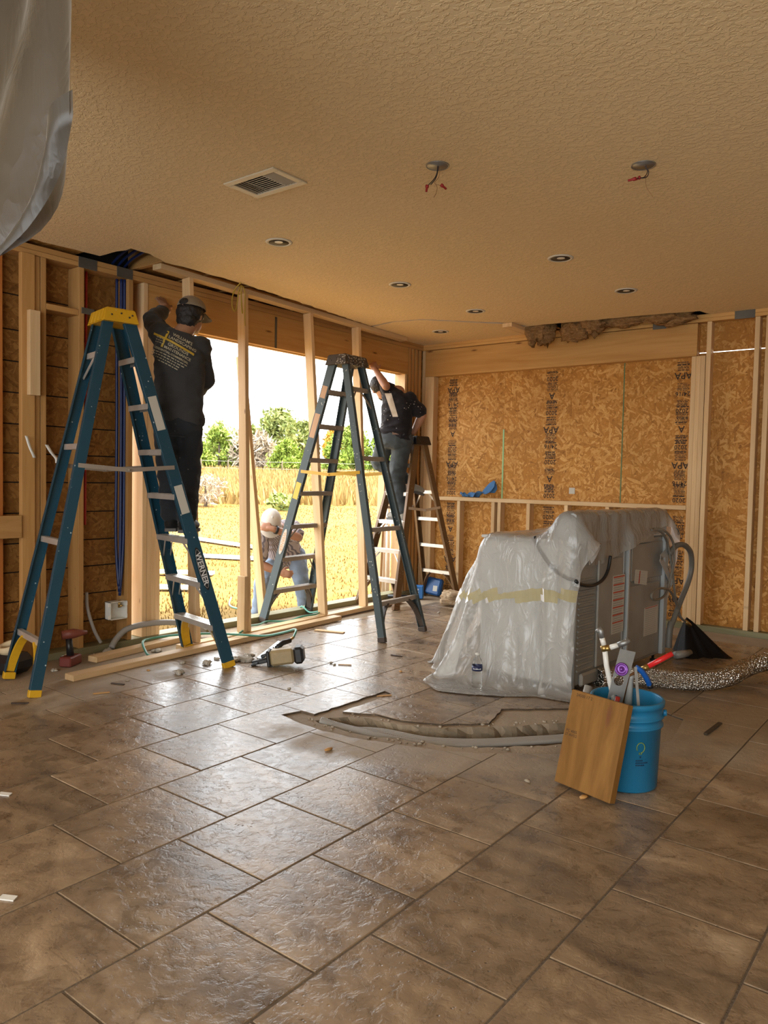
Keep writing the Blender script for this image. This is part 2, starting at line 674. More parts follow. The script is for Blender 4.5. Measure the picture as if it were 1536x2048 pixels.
def mat_ground():
    t = NT('dry_grass_ground')
    p = t.pos()
    n = t.noise(p, 0.35, 6, 0.65)
    f = t.noise(t.mapv(p, (7, 3, 1), (0, 0, 0.7)), 1.6, 5, 0.7)
    c = t.ramp(n, [(0.32, (0.15, 0.080, 0.018)), (0.5, (0.195, 0.112, 0.029)), (0.68, (0.215, 0.138, 0.042))])
    c = t.mix(t.ramp(f, [(0.35, (0.45, 0.45, 0.45)), (0.6, (0, 0, 0))]), c, (0.105, 0.060, 0.015))
    gr = t.ramp(t.noise(p, 0.9, 4), [(0.56, (0, 0, 0)), (0.74, (0.5, 0.5, 0.5))])
    c = t.mix(gr, c, (0.20, 0.19, 0.05))
    t.bs(color=c, rough=0.95, spec=0.1, normal=t.bump(f, 0.8, 0.05))
    return t.mat


GROUND = mat_ground()


# ------------------------------------------------------------------ planar plates with arbitrary outlines
def inside(pt, poly):
    x, y = pt
    c = False
    n = len(poly)
    j = n - 1
    for i in range(n):
        xi, yi = poly[i]
        xj, yj = poly[j]
        if (yi > y) != (yj > y) and x < (xj - xi) * (y - yi) / (yj - yi) + xi:
            c = not c
        j = i
    return c


def rough_poly(poly, step, amp, seed=0, skip=lambda a, b: False):
    rnd = random.Random(seed)
    out = []
    n = len(poly)
    for i in range(n):
        a, b = Vector((*poly[i], 0)), Vector((*poly[(i + 1) % n], 0))
        L = (b - a).length
        out.append((a.x, a.y))
        if skip(poly[i], poly[(i + 1) % n]):
            continue
        k = max(1, int(L / step))
        nn = Vector((-(b - a).y, (b - a).x, 0)).normalized()
        for q in range(1, k):
            p = a + (b - a) * (q / k + rnd.uniform(-0.25, 0.25) / k) + nn * rnd.uniform(-amp, amp)
            out.append((p.x, p.y))
    return out


def plate_mb(outer, holes, z0, z1, mi_side=0):
    """flat plate between z0 and z1 inside outer, outside holes; rims closed"""
    pts, edges = [], []
    for poly in [outer] + holes:
        o = len(pts)
        pts += [Vector(p) for p in poly]
        edges += [(o + i, o + (i + 1) % len(poly)) for i in range(len(poly))]
    V, E, F, _, _, _ = delaunay_2d_cdt(pts, edges, [], 0, 1e-5)
    keep = []
    for f in F:
        cx = sum(V[i].x for i in f) / len(f)
        cy = sum(V[i].y for i in f) / len(f)
        if inside((cx, cy), outer) and not any(inside((cx, cy), h) for h in holes):
            keep.append(tuple(f))
    cnt = {}
    for f in keep:
        for i in range(len(f)):
            a, b = f[i], f[(i + 1) % len(f)]
            cnt[(min(a, b), max(a, b))] = cnt.get((min(a, b), max(a, b)), 0) + 1
    n = len(V)
    mb = MB()
    vs = [(p.x, p.y, z1) for p in V] + [(p.x, p.y, z0) for p in V]
    mb.add(vs, keep + [tuple(reversed([i + n for i in f])) for f in keep])
    side = [(a, b, b + n, a + n) for (a, b), k in cnt.items() if k == 1]
    o = len(mb.f)
    mb.f += side
    mb.s += [False] * len(side)
    mb.m += [mi_side] * len(side)
    return mb


# ------------------------------------------------------------------ floor: slab, grout, tiles, trench
TILE_OUT = [(-2.90, 2.86), (-2.868, 2.98), (-2.775, 2.985), (-2.765, 3.59), (-2.70, 3.57), (-2.69, 3.12), (-2.60, 3.16), (-2.52, 3.21),
            (-2.36, 3.215), (-2.165, 3.30), (-1.985, 3.48), (-2.06, 3.745), (-1.84, 3.96), (-1.68, 4.13), (-1.38, 4.32), (-1.22, 4.25), (-1.16, 3.85),
            (-1.33, 3.42), (-1.60, 3.23), (-1.80, 3.06), (-1.97, 2.965), (-2.2, 2.89), (-2.4, 2.83), (-2.6, 2.815), (-2.76, 2.83)]
HOLE = [(-2.72, 2.93), (-2.66, 3.05), (-2.56, 3.14), (-2.36, 3.17), (-2.17, 3.255), (-1.97, 3.44), (-1.80, 3.66), (-1.62, 3.88), (-1.45, 4.05),
        (-1.34, 3.90), (-1.48, 3.58), (-1.60, 3.42), (-1.80, 3.205), (-1.952, 3.08), (-2.196, 3.0), (-2.385, 2.925), (-2.589, 2.915)]
TILE_OUT = rough_poly(TILE_OUT, 0.05, 0.007, 3)
HOLE = rough_poly(HOLE, 0.035, 0.012, 5)
X0F, X1F, Y0F, Y1F = -5.10, 3.5, -2.8, 7.10
ZS = -0.011
slab = plate_mb([(X0F, Y0F), (X1F, Y0F), (X1F, Y1F), (X0F, Y1F)], [HOLE], -0.20, ZS)
floor = solo('floor', slab, CONCRETE, 'brown stone-look tile floor over a concrete slab with a broken trench', None, kind='structure', base=(0, 0, 0))

# trench bed and rough sides
tm = MB()
cen = Vector((sum(p[0] for p in HOLE) / len(HOLE), sum(p[1] for p in HOLE) / len(HOLE), 0))
nh = len(HOLE)
rnd = random.Random(11)
axis_pts = [Vector(p) for p in ((-2.66, 2.98, 0), (-2.40, 3.04, 0), (-2.1, 3.12, 0), (-1.9, 3.26, 0), (-1.7, 3.52, 0), (-1.5, 3.80, 0), (-1.42, 3.95, 0))]


def near_axis(p):
    best = None
    for a, b in zip(axis_pts[:-1], axis_pts[1:]):
        t = max(0, min(1, (p - a).dot(b - a) / (b - a).length_squared))
        q = a + (b - a) * t
        if best is None or (q - p).length < (best - p).length:
            best = q
    return best


rings = []
for lv, (dz, pull) in enumerate(((ZS, 0.0), (-0.035, 0.02), (-0.06, 0.08), (-0.085, 0.13), (-0.105, 0.30), (-0.11, 0.75))):
    ring = []
    for (x, y) in HOLE:
        p = Vector((x, y, 0))
        q = p.lerp(near_axis(p), pull + (rnd.uniform(-0.09, 0.09) if lv else 0))
        ring.append((q.x, q.y, dz + (rnd.uniform(-0.010, 0.010) if lv else 0)))
    rings.append(ring)
vs = [p for r in rings for p in r]
fs = []
for i in range(len(rings) - 1):
    for k in range(nh):
        k2 = (k + 1) % nh
        fs.append((i * nh + k, i * nh + k2, (i + 1) * nh + k2, (i + 1) * nh + k))
fs.append(tuple((len(rings) - 1) * nh + k for k in range(nh)))
tm.add(vs, fs)
part('trench_bed', tm, TRENCH, floor)

# the room around the far end of the trench shows crushed mortar
PX, PY = 0.4335, 0.4475
BARE_L = -4.42
BARE_B = 6.55
GAP = 0.0065
full = MB().box((0, 0, -0.006), (PX - GAP, PY - GAP, 0.012), None, 0.0022)
tile_me = mesh_of('tile', full, TILE)
gout = plate_mb([(BARE_L + 0.02, Y0F), (X1F, Y0F), (X1F, BARE_B), (BARE_L + 0.02, BARE_B)], [TILE_OUT], -0.0105, -0.0022)
part('grout', gout, GROUT, floor, label='dark brown grout between the floor tiles')
ntile = 0
for k in range(-6, 12):
    xa = -2.165 + PX * k
    for j in range(-3, 14):
        ya = 1.640 + PY * j + (0.0 if k % 2 == 0 else 0.5 * PY)
        cx, cy = xa + PX / 2, ya + PY / 2
        if cy < 0.45 or cx > 2.2 or cx > cy + 0.9:
            continue
        x0, x1, y0, y1 = xa + GAP / 2, xa + PX - GAP / 2, ya + GAP / 2, ya + PY - GAP / 2
        if x1 < BARE_L or y0 > BARE_B - 0.05:
            continue
        x0c, y1c = max(x0, BARE_L + (0.06 * math.sin(j * 2.7) if x0 < BARE_L else -9)), min(y1, BARE_B)
        cutwall = x0c > x0 + 1e-4 or y1c < y1 - 1e-4
        rect = [(x0c, y0), (x1, y0), (x1, y1c), (x0c, y1c)]
        corners_in = any(inside(p, TILE_OUT) for p in rect) or any(x0 < p[0] < x1 and y0 < p[1] < y1 for p in TILE_OUT)
        if not cutwall and not corners_in:
            o = bpy.data.objects.new('tile', tile_me)
            col.objects.link(o)
            o.parent = floor
            o.location = (cx, cy, rnd.uniform(-0.0006, 0.0006))
            o.rotation_euler = (rnd.uniform(-0.0012, 0.0012), rnd.uniform(-0.0012, 0.0012), 0)
        elif corners_in:
            if all(inside(p, TILE_OUT) for p in rect):
                continue
            m = plate_mb(rect, [TILE_OUT], -0.012, 0.0)
            if len(m.f) < 6:
                continue
            part('tile', m, TILE, floor)
        else:
            if x1 - x0c < 0.03 or y1c - y0 < 0.03:
                continue
            part('tile', MB().bx(x0c, x1, y0, y1c, -0.012, 0.0, 0.0022), TILE, floor)
        ntile += 1
# ------------------------------------------------------------------ left wall
XI, XO = -4.925, -5.065
wl = thing('wall_left', 'open stud wall with a wide opening to the field outside', None, (-5.0, 4.6, 0), kind='structure')


def lumber(name, parent, x0, x1, y0, y1, z0, z1, mat=PINE, bev=0.002, jit=0.0):
    mb = MB()
    if jit:
        dx, dy = random.uniform(-jit, jit), random.uniform(-jit, jit)
        mb.beam(((x0 + x1) / 2, (y0 + y1) / 2, z0), ((x0 + x1) / 2 + dx, (y0 + y1) / 2 + dy, z1), abs(x1 - x0), abs(y1 - y0), (1, 0, 0), bev)
    else:
        mb.bx(x0, x1, y0, y1, z0, z1, bev)
    return part(name, mb, mat, parent)


zs = [0.0, 0.195, 0.395, 0.595, 0.787, 0.99, 1.197, 1.39, 1.584, 1.79, 1.995, 2.2, 2.43, 2.74]
for i in range(len(zs) - 1):
    part('sheathing_board', MB().bx(XO - 0.014, XO - 0.001, 2.20, 3.302, zs[i] + 0.004, zs[i + 1] - 0.004, 0.001), OSB_OLD_SHADED, wl)
part('light_seal', MB().bx(XO - 0.03, XO - 0.016, 1.3, 3.302, -0.05, 2.80), SEAL_BLACK, wl)  # black sheet added behind the boards to stop light leaking through the gaps
part('plywood_panel', MB().bx(XO - 0.010, XO + 0.06, 1.3, 2.395, 0, 2.74, 0.002), ORANGE_LIT_PLY, wl, label='plywood panel with its orange light put into the colour')
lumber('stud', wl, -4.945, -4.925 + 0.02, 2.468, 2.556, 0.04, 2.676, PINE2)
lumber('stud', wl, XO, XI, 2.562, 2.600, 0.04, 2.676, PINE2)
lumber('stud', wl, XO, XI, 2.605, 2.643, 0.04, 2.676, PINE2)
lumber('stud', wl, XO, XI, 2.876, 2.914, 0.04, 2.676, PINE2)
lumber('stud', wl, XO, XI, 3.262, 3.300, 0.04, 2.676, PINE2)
for q in range(3):
    lumber('post_stud', wl, XO, XI, 3.430 + 0.0385 * q, 3.430 + 0.0385 * q + 0.038, 0.04, 2.39, PINE)
lumber('king_stud', wl, XO, XI, 3.388, 3.427, 0.04, 2.676, PINE)
part('sheathing_board', MB().bx(XO - 0.014, XO - 0.001, 3.302, 3.46, 2.36, 2.74, 0.001), OSB, wl)
# header: two planks on edge
lumber('header_plank', wl, -4.972, -4.930, 3.430, 6.70, 2.391, 2.676, HEADER)
lumber('header_plank', wl, -5.058, -5.016, 3.430, 6.70, 2.391, 2.676, HEADER)
part('header_spacer', MB().bx(-5.016, -4.972, 3.44, 6.69, 2.395, 2.67), OSB_OLD_SHADED, wl)
lumber('top_plate', wl, XO, XI, 1.3, 7.06, 2.678, 2.709, PINE2)
lumber('top_plate', wl, XO, XI, 1.3, 7.06, 2.711, 2.745, PINE2)
lumber('bottom_plate', wl, XO, XI, 2.40, 3.43, ZS, 0.038, TREATED)
lumber('bottom_plate', wl, XO, XI, 3.43, 7.0, ZS, 0.038, TREATED)
lumber('trimmer_stud', wl, XO, XI, 6.640, 6.678, 0.04, 2.39, PINE)
for y in (6.705, 6.765, 6.83, 6.90):
    lumber('stud', wl, XO, XI, y, y + 0.038, 0.04, 2.676, PINE2)
part('sheathing_board', MB().bx(XO - 0.014, XO - 0.001, 6.66, 7.075, 0.0, 2.74, 0.001), OSB_OLD_SHADED, wl)
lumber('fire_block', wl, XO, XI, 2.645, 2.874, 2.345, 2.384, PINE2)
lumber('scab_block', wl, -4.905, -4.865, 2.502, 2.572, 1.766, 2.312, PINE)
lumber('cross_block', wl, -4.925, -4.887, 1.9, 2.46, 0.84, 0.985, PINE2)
# steel nail plates over the drilled plates
for (ya, yb, za, zb) in ((2.871, 3.01, 2.672, 2.745), (3.165, 3.295, 2.672, 2.745), (2.893, 2.99, 2.362, 2.405)):
    part('nail_plate', MB().bx(XI, XI + 0.003, ya, yb, za, zb, 0.001), PLATE_STEEL, wl, label='dull steel nail plate')
st = MB().bx(-4.929, -4.9265, 4.72, 4.745, 2.39, 2.66)
part('metal_strap', st, PLATE_STEEL, wl)

# ------------------------------------------------------------------ back wall
YI, YO = 6.97, 7.06
wb = thing('wall_back', 'stud wall closed with orange strand board sheathing and a long timber header', None, (-2.0, 7.0, 0), kind='structure')
sheets = [(-5.06, -3.9442), (-3.9438, -2.6802), (-2.6798, -1.5172), (-1.5168, -0.30), (-0.295, 0.92), (0.925, 2.14), (2.145, 3.5)]
for (xa, xb) in sheets:
    part('sheathing_panel', MB().bx(xa, xb, YO, YO + 0.012, -0.02, 2.4235 if xb > -2 else 2.78, 0.001), OSB, wb)
    if xb > -2:
        part('sheathing_panel', MB().bx(xa, xb, YO, YO + 0.012, 2.4295, 2.78, 0.001), OSB, wb)
lumber('header_plank', wb, -4.893, -2.008, YI, YI + 0.040, 2.391, 2.674, HEADER)
lumber('header_plank', wb, -4.893, -2.008, YI + 0.045, YO, 2.391, 2.674, HEADER)
lumber('top_plate', wb, -5.06, 3.5, YI, YO, 2.680, 2.710, HEADER)
lumber('top_plate', wb, -5.06, 3.5, YI, YO, 2.711, 2.745, HEADER)
lumber('king_stud', wb, -4.935, -4.897, YI, YO, 0.04, 2.678, PINE)
for q in range(3):
    lumber('trimmer_stud', wb, -4.892 + 0.0385 * q, -4.854 + 0.0385 * q, YI, YO, 0.04, 2.389, PINE)
for q in range(3):
    lumber('trimmer_stud', wb, -2.050 + 0.0385 * q, -2.012 + 0.0385 * q, YI, YO, 0.04, 2.389, PINE)
lumber('king_stud', wb, -1.930, -1.892, YI, YO, 0.04, 2.678, PINE)
for x in (-1.547, -1.463, -1.02, -0.61, -0.2, 0.2, 0.61, 1.02, 1.43, 1.84, 2.25, 2.66, 3.07):
    lumber('stud', wb, x, x + 0.038, YI, YO, 0.04, 2.678, PINE)
lumber('sill_plate', wb, -4.776, -2.052, YI, YO, 1.042, 1.081, PINE)
for x in (-4.439, -4.018, -3.945, -3.612, -3.205, -2.79, -2.38):
    lumber('cripple_stud', wb, x, x + 0.038, YI, YO, 0.04, 1.041, PINE)
lumber('bottom_plate', wb, -4.925, 3.5, YI, YO, ZS, 0.038, TREATED)
part('nail_plate', MB().bx(-2.40, -2.28, YI - 0.003, YI, 2.655, 2.745, 0.001), PLATE_STEEL, wb)
part('nail_plate', MB().bx(-1.71, -1.55, YI - 0.003, YI, 2.672, 2.745, 0.001), PLATE_STEEL, wb)
GREEN_SEAM = simple('green_seam', (0.30, 0.52, 0.24), 0.6)  # plain green strips laid along two board seams
DGREEN_SEAM = simple('dark_green_seam', (0.10, 0.17, 0.07), 0.7)
part('seam_line', MB().bx(-3.952, -3.936, YO - 0.003, YO, 1.082, 1.80), GREEN_SEAM, wb, label='pale green strip down the board seam')
part('seam_line', MB().bx(-2.686, -2.676, YO - 0.002, YO, 1.082, 2.391), DGREEN_SEAM, wb)

# printed grade stamps
def stamp_strip(xa, xb, z0, z1, seed):
    rnd = random.Random(seed)
    mb = MB()
    yy = YO - 0.0012
    z = z0
    w = xb - xa
    words = ['2020', '24/16', 'APA', '2020', 'A']
    i = seed
    while z < z1 - 0.1:
        s = words[i % len(words)]
        i += 1
        size = w * (0.50 if len(s) > 3 else 0.72)
        t = text_mb(s, size, ((xa + xb) / 2, yy, z + size * 0.75), (-1, 0, 0), (0, 0, -1), (0, -1, 0), 0.0, bold=size * 0.015)
        if z + size < z1:
            merge(mb, t)
        z += size * 0.95
        for q in range(rnd.randint(6, 10)):
            zz = z + q * 0.012
            if zz > z1 - 0.02:
                break
            a = xa + rnd.uniform(0, 0.12) * w
            b = xb - rnd.uniform(0, 0.15) * w
            hh = rnd.choice((0.005, 0.007, 0.010))
            x = a
            while x < b:
                l = rnd.uniform(0.008, 0.05)
                mb.add([(x, yy, zz), (min(x + l, b), yy, zz), (min(x + l, b), yy, zz + hh), (x, yy, zz + hh)], [(0, 1, 2, 3)])
                x += l + rnd.uniform(0.003, 0.008)
        z += 0.012 * 8
    return mb


for (xa, xb, sd) in ((-4.632, -4.516, 0), (-3.473, -3.349, 3), (-2.200, -2.085, 5)):
    for (za, zb) in ((0.06, 1.03), (1.10, 2.38)):
        part('printed_grade_stamp', stamp_strip(xa, xb, za, zb, sd), INK, wb)

# ------------------------------------------------------------------ other walls of the room
wf = MB()
for a in ((-5.1, -3.5, 0, 2.8), (2.7, 3.6, 0, 2.8), (-3.5, 2.7, 0, 0.20), (-3.5, 2.7, 2.5, 2.8)):
    wf.bx(a[0], a[1], -2.92, -2.80, a[2], a[3])
solo('wall_front', wf, DRYWALL, 'painted wall with a wide window opening', None, kind='structure')
solo('wall_right', MB().bx(3.5, 3.62, -2.92, 7.1, 0, 2.8), DRYWALL, 'plain painted side wall', None, kind='structure')
solo('wall_left_near', MB().bx(-5.1, -5.0, -2.92, 1.3, 0, 2.8), DRYWALL, 'painted wall beyond the plywood panel', None, kind='structure').name = 'wall_left_near'
wfr = thing('window_1', 'wide window frame', None, (0.1, -2.8, 0.45), kind='structure')
for (x0, x1, z0, z1) in ((-3.5, -3.44, 0.2, 2.5), (2.64, 2.7, 0.2, 2.5), (-3.44, 2.64, 0.2, 0.26), (-3.44, 2.64, 2.44, 2.5), (-0.43, -0.37, 0.26, 2.44)):
    part('window_frame', MB().bx(x0, x1, -2.90, -2.82, z0, z1, 0.004), WHITE_PVC, wfr)

# ------------------------------------------------------------------ ceiling with its cut edge
cut = [(-4.80, 2.44), (-4.80, 2.64), (-4.785, 2.945), (-4.452, 2.964), (-4.454, 3.111), (-4.543, 3.295), (-4.527, 3.585), (-4.533, 3.92), (-4.583, 4.44),
       (-4.637, 4.98), (-4.74, 5.80), (-4.86, 6.30), (-4.925, 6.665), (-4.925, 6.97), (-3.63, 6.97), (-3.46, 6.62), (-3.25, 6.63), (-2.90, 6.67),
       (-2.22, 6.742), (-1.95, 6.80), (-1.905, 6.965), (3.5, 6.965), (3.5, -2.8), (-5.0, -2.8), (-5.0, 2.0), (-4.93, 2.40)]
cut = rough_poly(cut, 0.06, 0.010, 9, skip=lambda a, b: (a[0] > -1.9 or b[0] > -1.9 or a[1] < 2.3))
ripped = rough_poly([(-4.83, 5.83), (-4.445, 5.75), (-4.141, 5.805), (-3.85, 6.09), (-3.57, 6.36), (-3.475, 6.60), (-3.52, 6.60), (-3.62, 6.38), (-3.88, 6.12),
                     (-4.16, 5.835), (-4.445, 5.775), (-4.82, 5.85)], 0.05, 0.007, 4)
lights_xy = [(-3.541, 3.416), (-2.245, 4.711), (-3.540, 4.683), (-2.206, 5.781), (-3.539, 5.779), (-4.316, 6.395)]
jb_xy = [(-2.07, 3.01), (-1.293, 3.551)]


def circ(c, r, n=20):
    return [(c[0] + r * math.cos(2 * math.pi * k / n), c[1] + r * math.sin(2 * math.pi * k / n)) for k in range(n)]


reg = [(-3.04, 2.605), (-2.745, 2.605), (-2.745, 2.775), (-3.04, 2.775)]
ceil = plate_mb(cut, [ripped, reg] + [circ(c, 0.066) for c in lights_xy] + [circ(c, 0.050) for c in jb_xy], 2.74, 2.753, mi_side=1)
solo('ceiling', ceil, [CEILING, DRYWALL_CORE], 'knockdown-textured ceiling, warm light put into its cream colour, torn open along the walls', None, kind='structure', base=(0, 0, 2.74))
# joists, attic boards and the added light block above
at_ = thing('trim_1', 'attic framing seen through the torn ceiling edge', None, (-4.7, 4.8, 2.76), kind='structure')
for y in (2.5, 3.33, 3.75, 4.15, 4.55, 4.95, 5.35, 5.75, 6.15, 6.55):
    lumber('joist', at_, -5.04, -3.9, y, y + 0.038, 2.765, 2.95, PINE2)
part('attic_board', MB().bx(-5.06, -4.50, 3.34, 4.7, 2.775, 2.787), OSB_OLD_SHADED, at_)
part('attic_board', MB().bx(-5.06, -4.50, 4.72, 6.7, 2.790, 2.802), OSB_OLD_SHADED, at_)
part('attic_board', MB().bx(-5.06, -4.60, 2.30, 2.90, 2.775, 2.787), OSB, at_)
part('attic_board', MB().bx(-4.6, -3.3, 5.65, 6.97, 2.757, 2.765), OSB, at_)
lumber('ceiling_cleat', at_, -3.60, -3.50, 6.36, 6.97, 2.70, 2.738, PINE)
rf = MB()  # closed black box added so no sky light leaks through the ceiling gaps
rf.bx(-5.6, 3.7, -3.0, 7.3, 3.30, 3.36)
rf.bx(-5.10, -5.06, -3.0, 7.3, 2.745, 3.30)
rf.bx(3.5, 3.6, -3.0, 7.3, 2.76, 3.30)
rf.bx(-5.1, 3.6, 7.06, 7.12, 2.75, 3.30)
rf.bx(-5.1, 3.6, -3.0, -2.9, 2.76, 3.30)
solo('attic_light_block', rf, SEAL_BLACK, 'black box over the attic, added to keep sky light out', None, kind='structure')

# ------------------------------------------------------------------ ground outside
def gz(x, y):
    d = max(0.0, -5.1 - x)
    return -0.13 + 0.0335 * max(0, math.hypot(d, 0.9 * max(0, y - 3)) - 3) + 0.02 * mnoise.noise(Vector((x * 0.6, y * 0.6, 0)))


gm = MB()
gx = [-5.10 - (75 ** (i / 46.0) - 1) * 1.9 for i in range(47)]
gy = [-40 + i * 3.0 for i in range(14)] + [2 + i * 0.7 for i in range(20)] + [16 + i * 3.2 for i in range(36)]
gm.add([(x, y, gz(x, y)) for y in gy for x in gx],
       [(j * 47 + i, j * 47 + i + 1, (j + 1) * 47 + i + 1, (j + 1) * 47 + i) for j in range(len(gy) - 1) for i in range(46)], smooth=True)
solo('ground', gm, GROUND, 'sunlit field of dry golden grass', None, kind='structure', base=(-5.1, 5, -0.13))
# ------------------------------------------------------------------ a sight line of the photograph cut with a real plane of the room
def _dir(px, py):
    return CAM_R @ Vector((px - 768.0, -(py - 1024.0), -1530.0))


def on_x(px, py, x):
    d = _dir(px, py)
    return Vector((0, 0, EYE)) + d * (x / d.x)


def on_y(px, py, y):
    d = _dir(px, py)
    return Vector((0, 0, EYE)) + d * (y / d.y)


def on_z(px, py, z):
    d = _dir(px, py)
    return Vector((0, 0, EYE)) + d * ((z - EYE) / d.z)


# ------------------------------------------------------------------ more materials
def mat_spatter(name, base, spots, scale=30, amount=0.16, rough=0.45):
    t = NT(name)
    o = t.obj()
    n = t.noise(o, 5, 4)
    c = t.mix(n, [x * 0.75 for x in base], [min(1, x * 1.2) for x in base])
    v = t.n('TexVoronoi', {'Vector': o, 'Scale': scale}).outputs['Distance']
    k = t.math('MULTIPLY', t.ramp(v, [(amount * 0.7, (1, 1, 1)), (amount, (0, 0, 0))]), t.ramp(t.noise(o, 7, 2), [(0.5, (0, 0, 0)), (0.56, (1, 1, 1))]))
    c = t.mix(k, c, spots)
    t.bs(color=c, rough=rough, normal=t.bump(n, 0.05, 0.003))
    return t.mat


BLUE_GLASSFIBRE = mat_spatter('blue_fibreglass', (0.007, 0.052, 0.082), (0.45, 0.50, 0.50), 26, 0.13)
BLUE_WORN = mat_spatter('worn_blue_fibreglass', (0.050, 0.072, 0.076), (0.42, 0.42, 0.36), 34, 0.20, 0.6)
BROWN_GLASSFIBRE = mat_spatter('brown_fibreglass', (0.15, 0.078, 0.028), (0.5, 0.45, 0.38), 40, 0.14, 0.55)
ALU = simple('aluminium', (0.62, 0.58, 0.52), 0.38, 0.55, var=9)
ALU_DIRTY = mat_spatter('spattered_aluminium', (0.27, 0.22, 0.17), (0.6, 0.55, 0.48), 44, 0.2, 0.5)
YELLOW = mat_spatter('yellow_plastic', (0.62, 0.34, 0.012), (0.5, 0.45, 0.3), 36, 0.12, 0.45)
CAP_SPATTER = mat_spatter('paint_caked_plastic', (0.06, 0.042, 0.030), (0.42, 0.38, 0.30), 60, 0.42, 0.7)
DARK_BROWN = mat_spatter('dark_foot_plastic', (0.045, 0.030, 0.020), (0.3, 0.26, 0.2), 44, 0.14, 0.6)
STICKER = simple('paper_sticker', (0.50, 0.47, 0.40), 0.6)
STICKER_TAN = simple('tan_sticker', (0.48, 0.27, 0.13), 0.6)
STICKER_Y = simple('yellow_sticker', (0.60, 0.44, 0.05), 0.6)
WHITE_PRINT = simple('white_print', (0.62, 0.62, 0.6), 0.6)
RED_PRINT = simple('red_print', (0.50, 0.06, 0.025), 0.6)


# ------------------------------------------------------------------ step ladders
def bezier(p0, p1, p2, n=7):
    p0, p1, p2 = Vector(p0), Vector(p1), Vector(p2)
    return [p0 * (1 - t) ** 2 + p1 * 2 * t * (1 - t) + p2 * t * t for t in [i / (n - 1) for i in range(n)]]


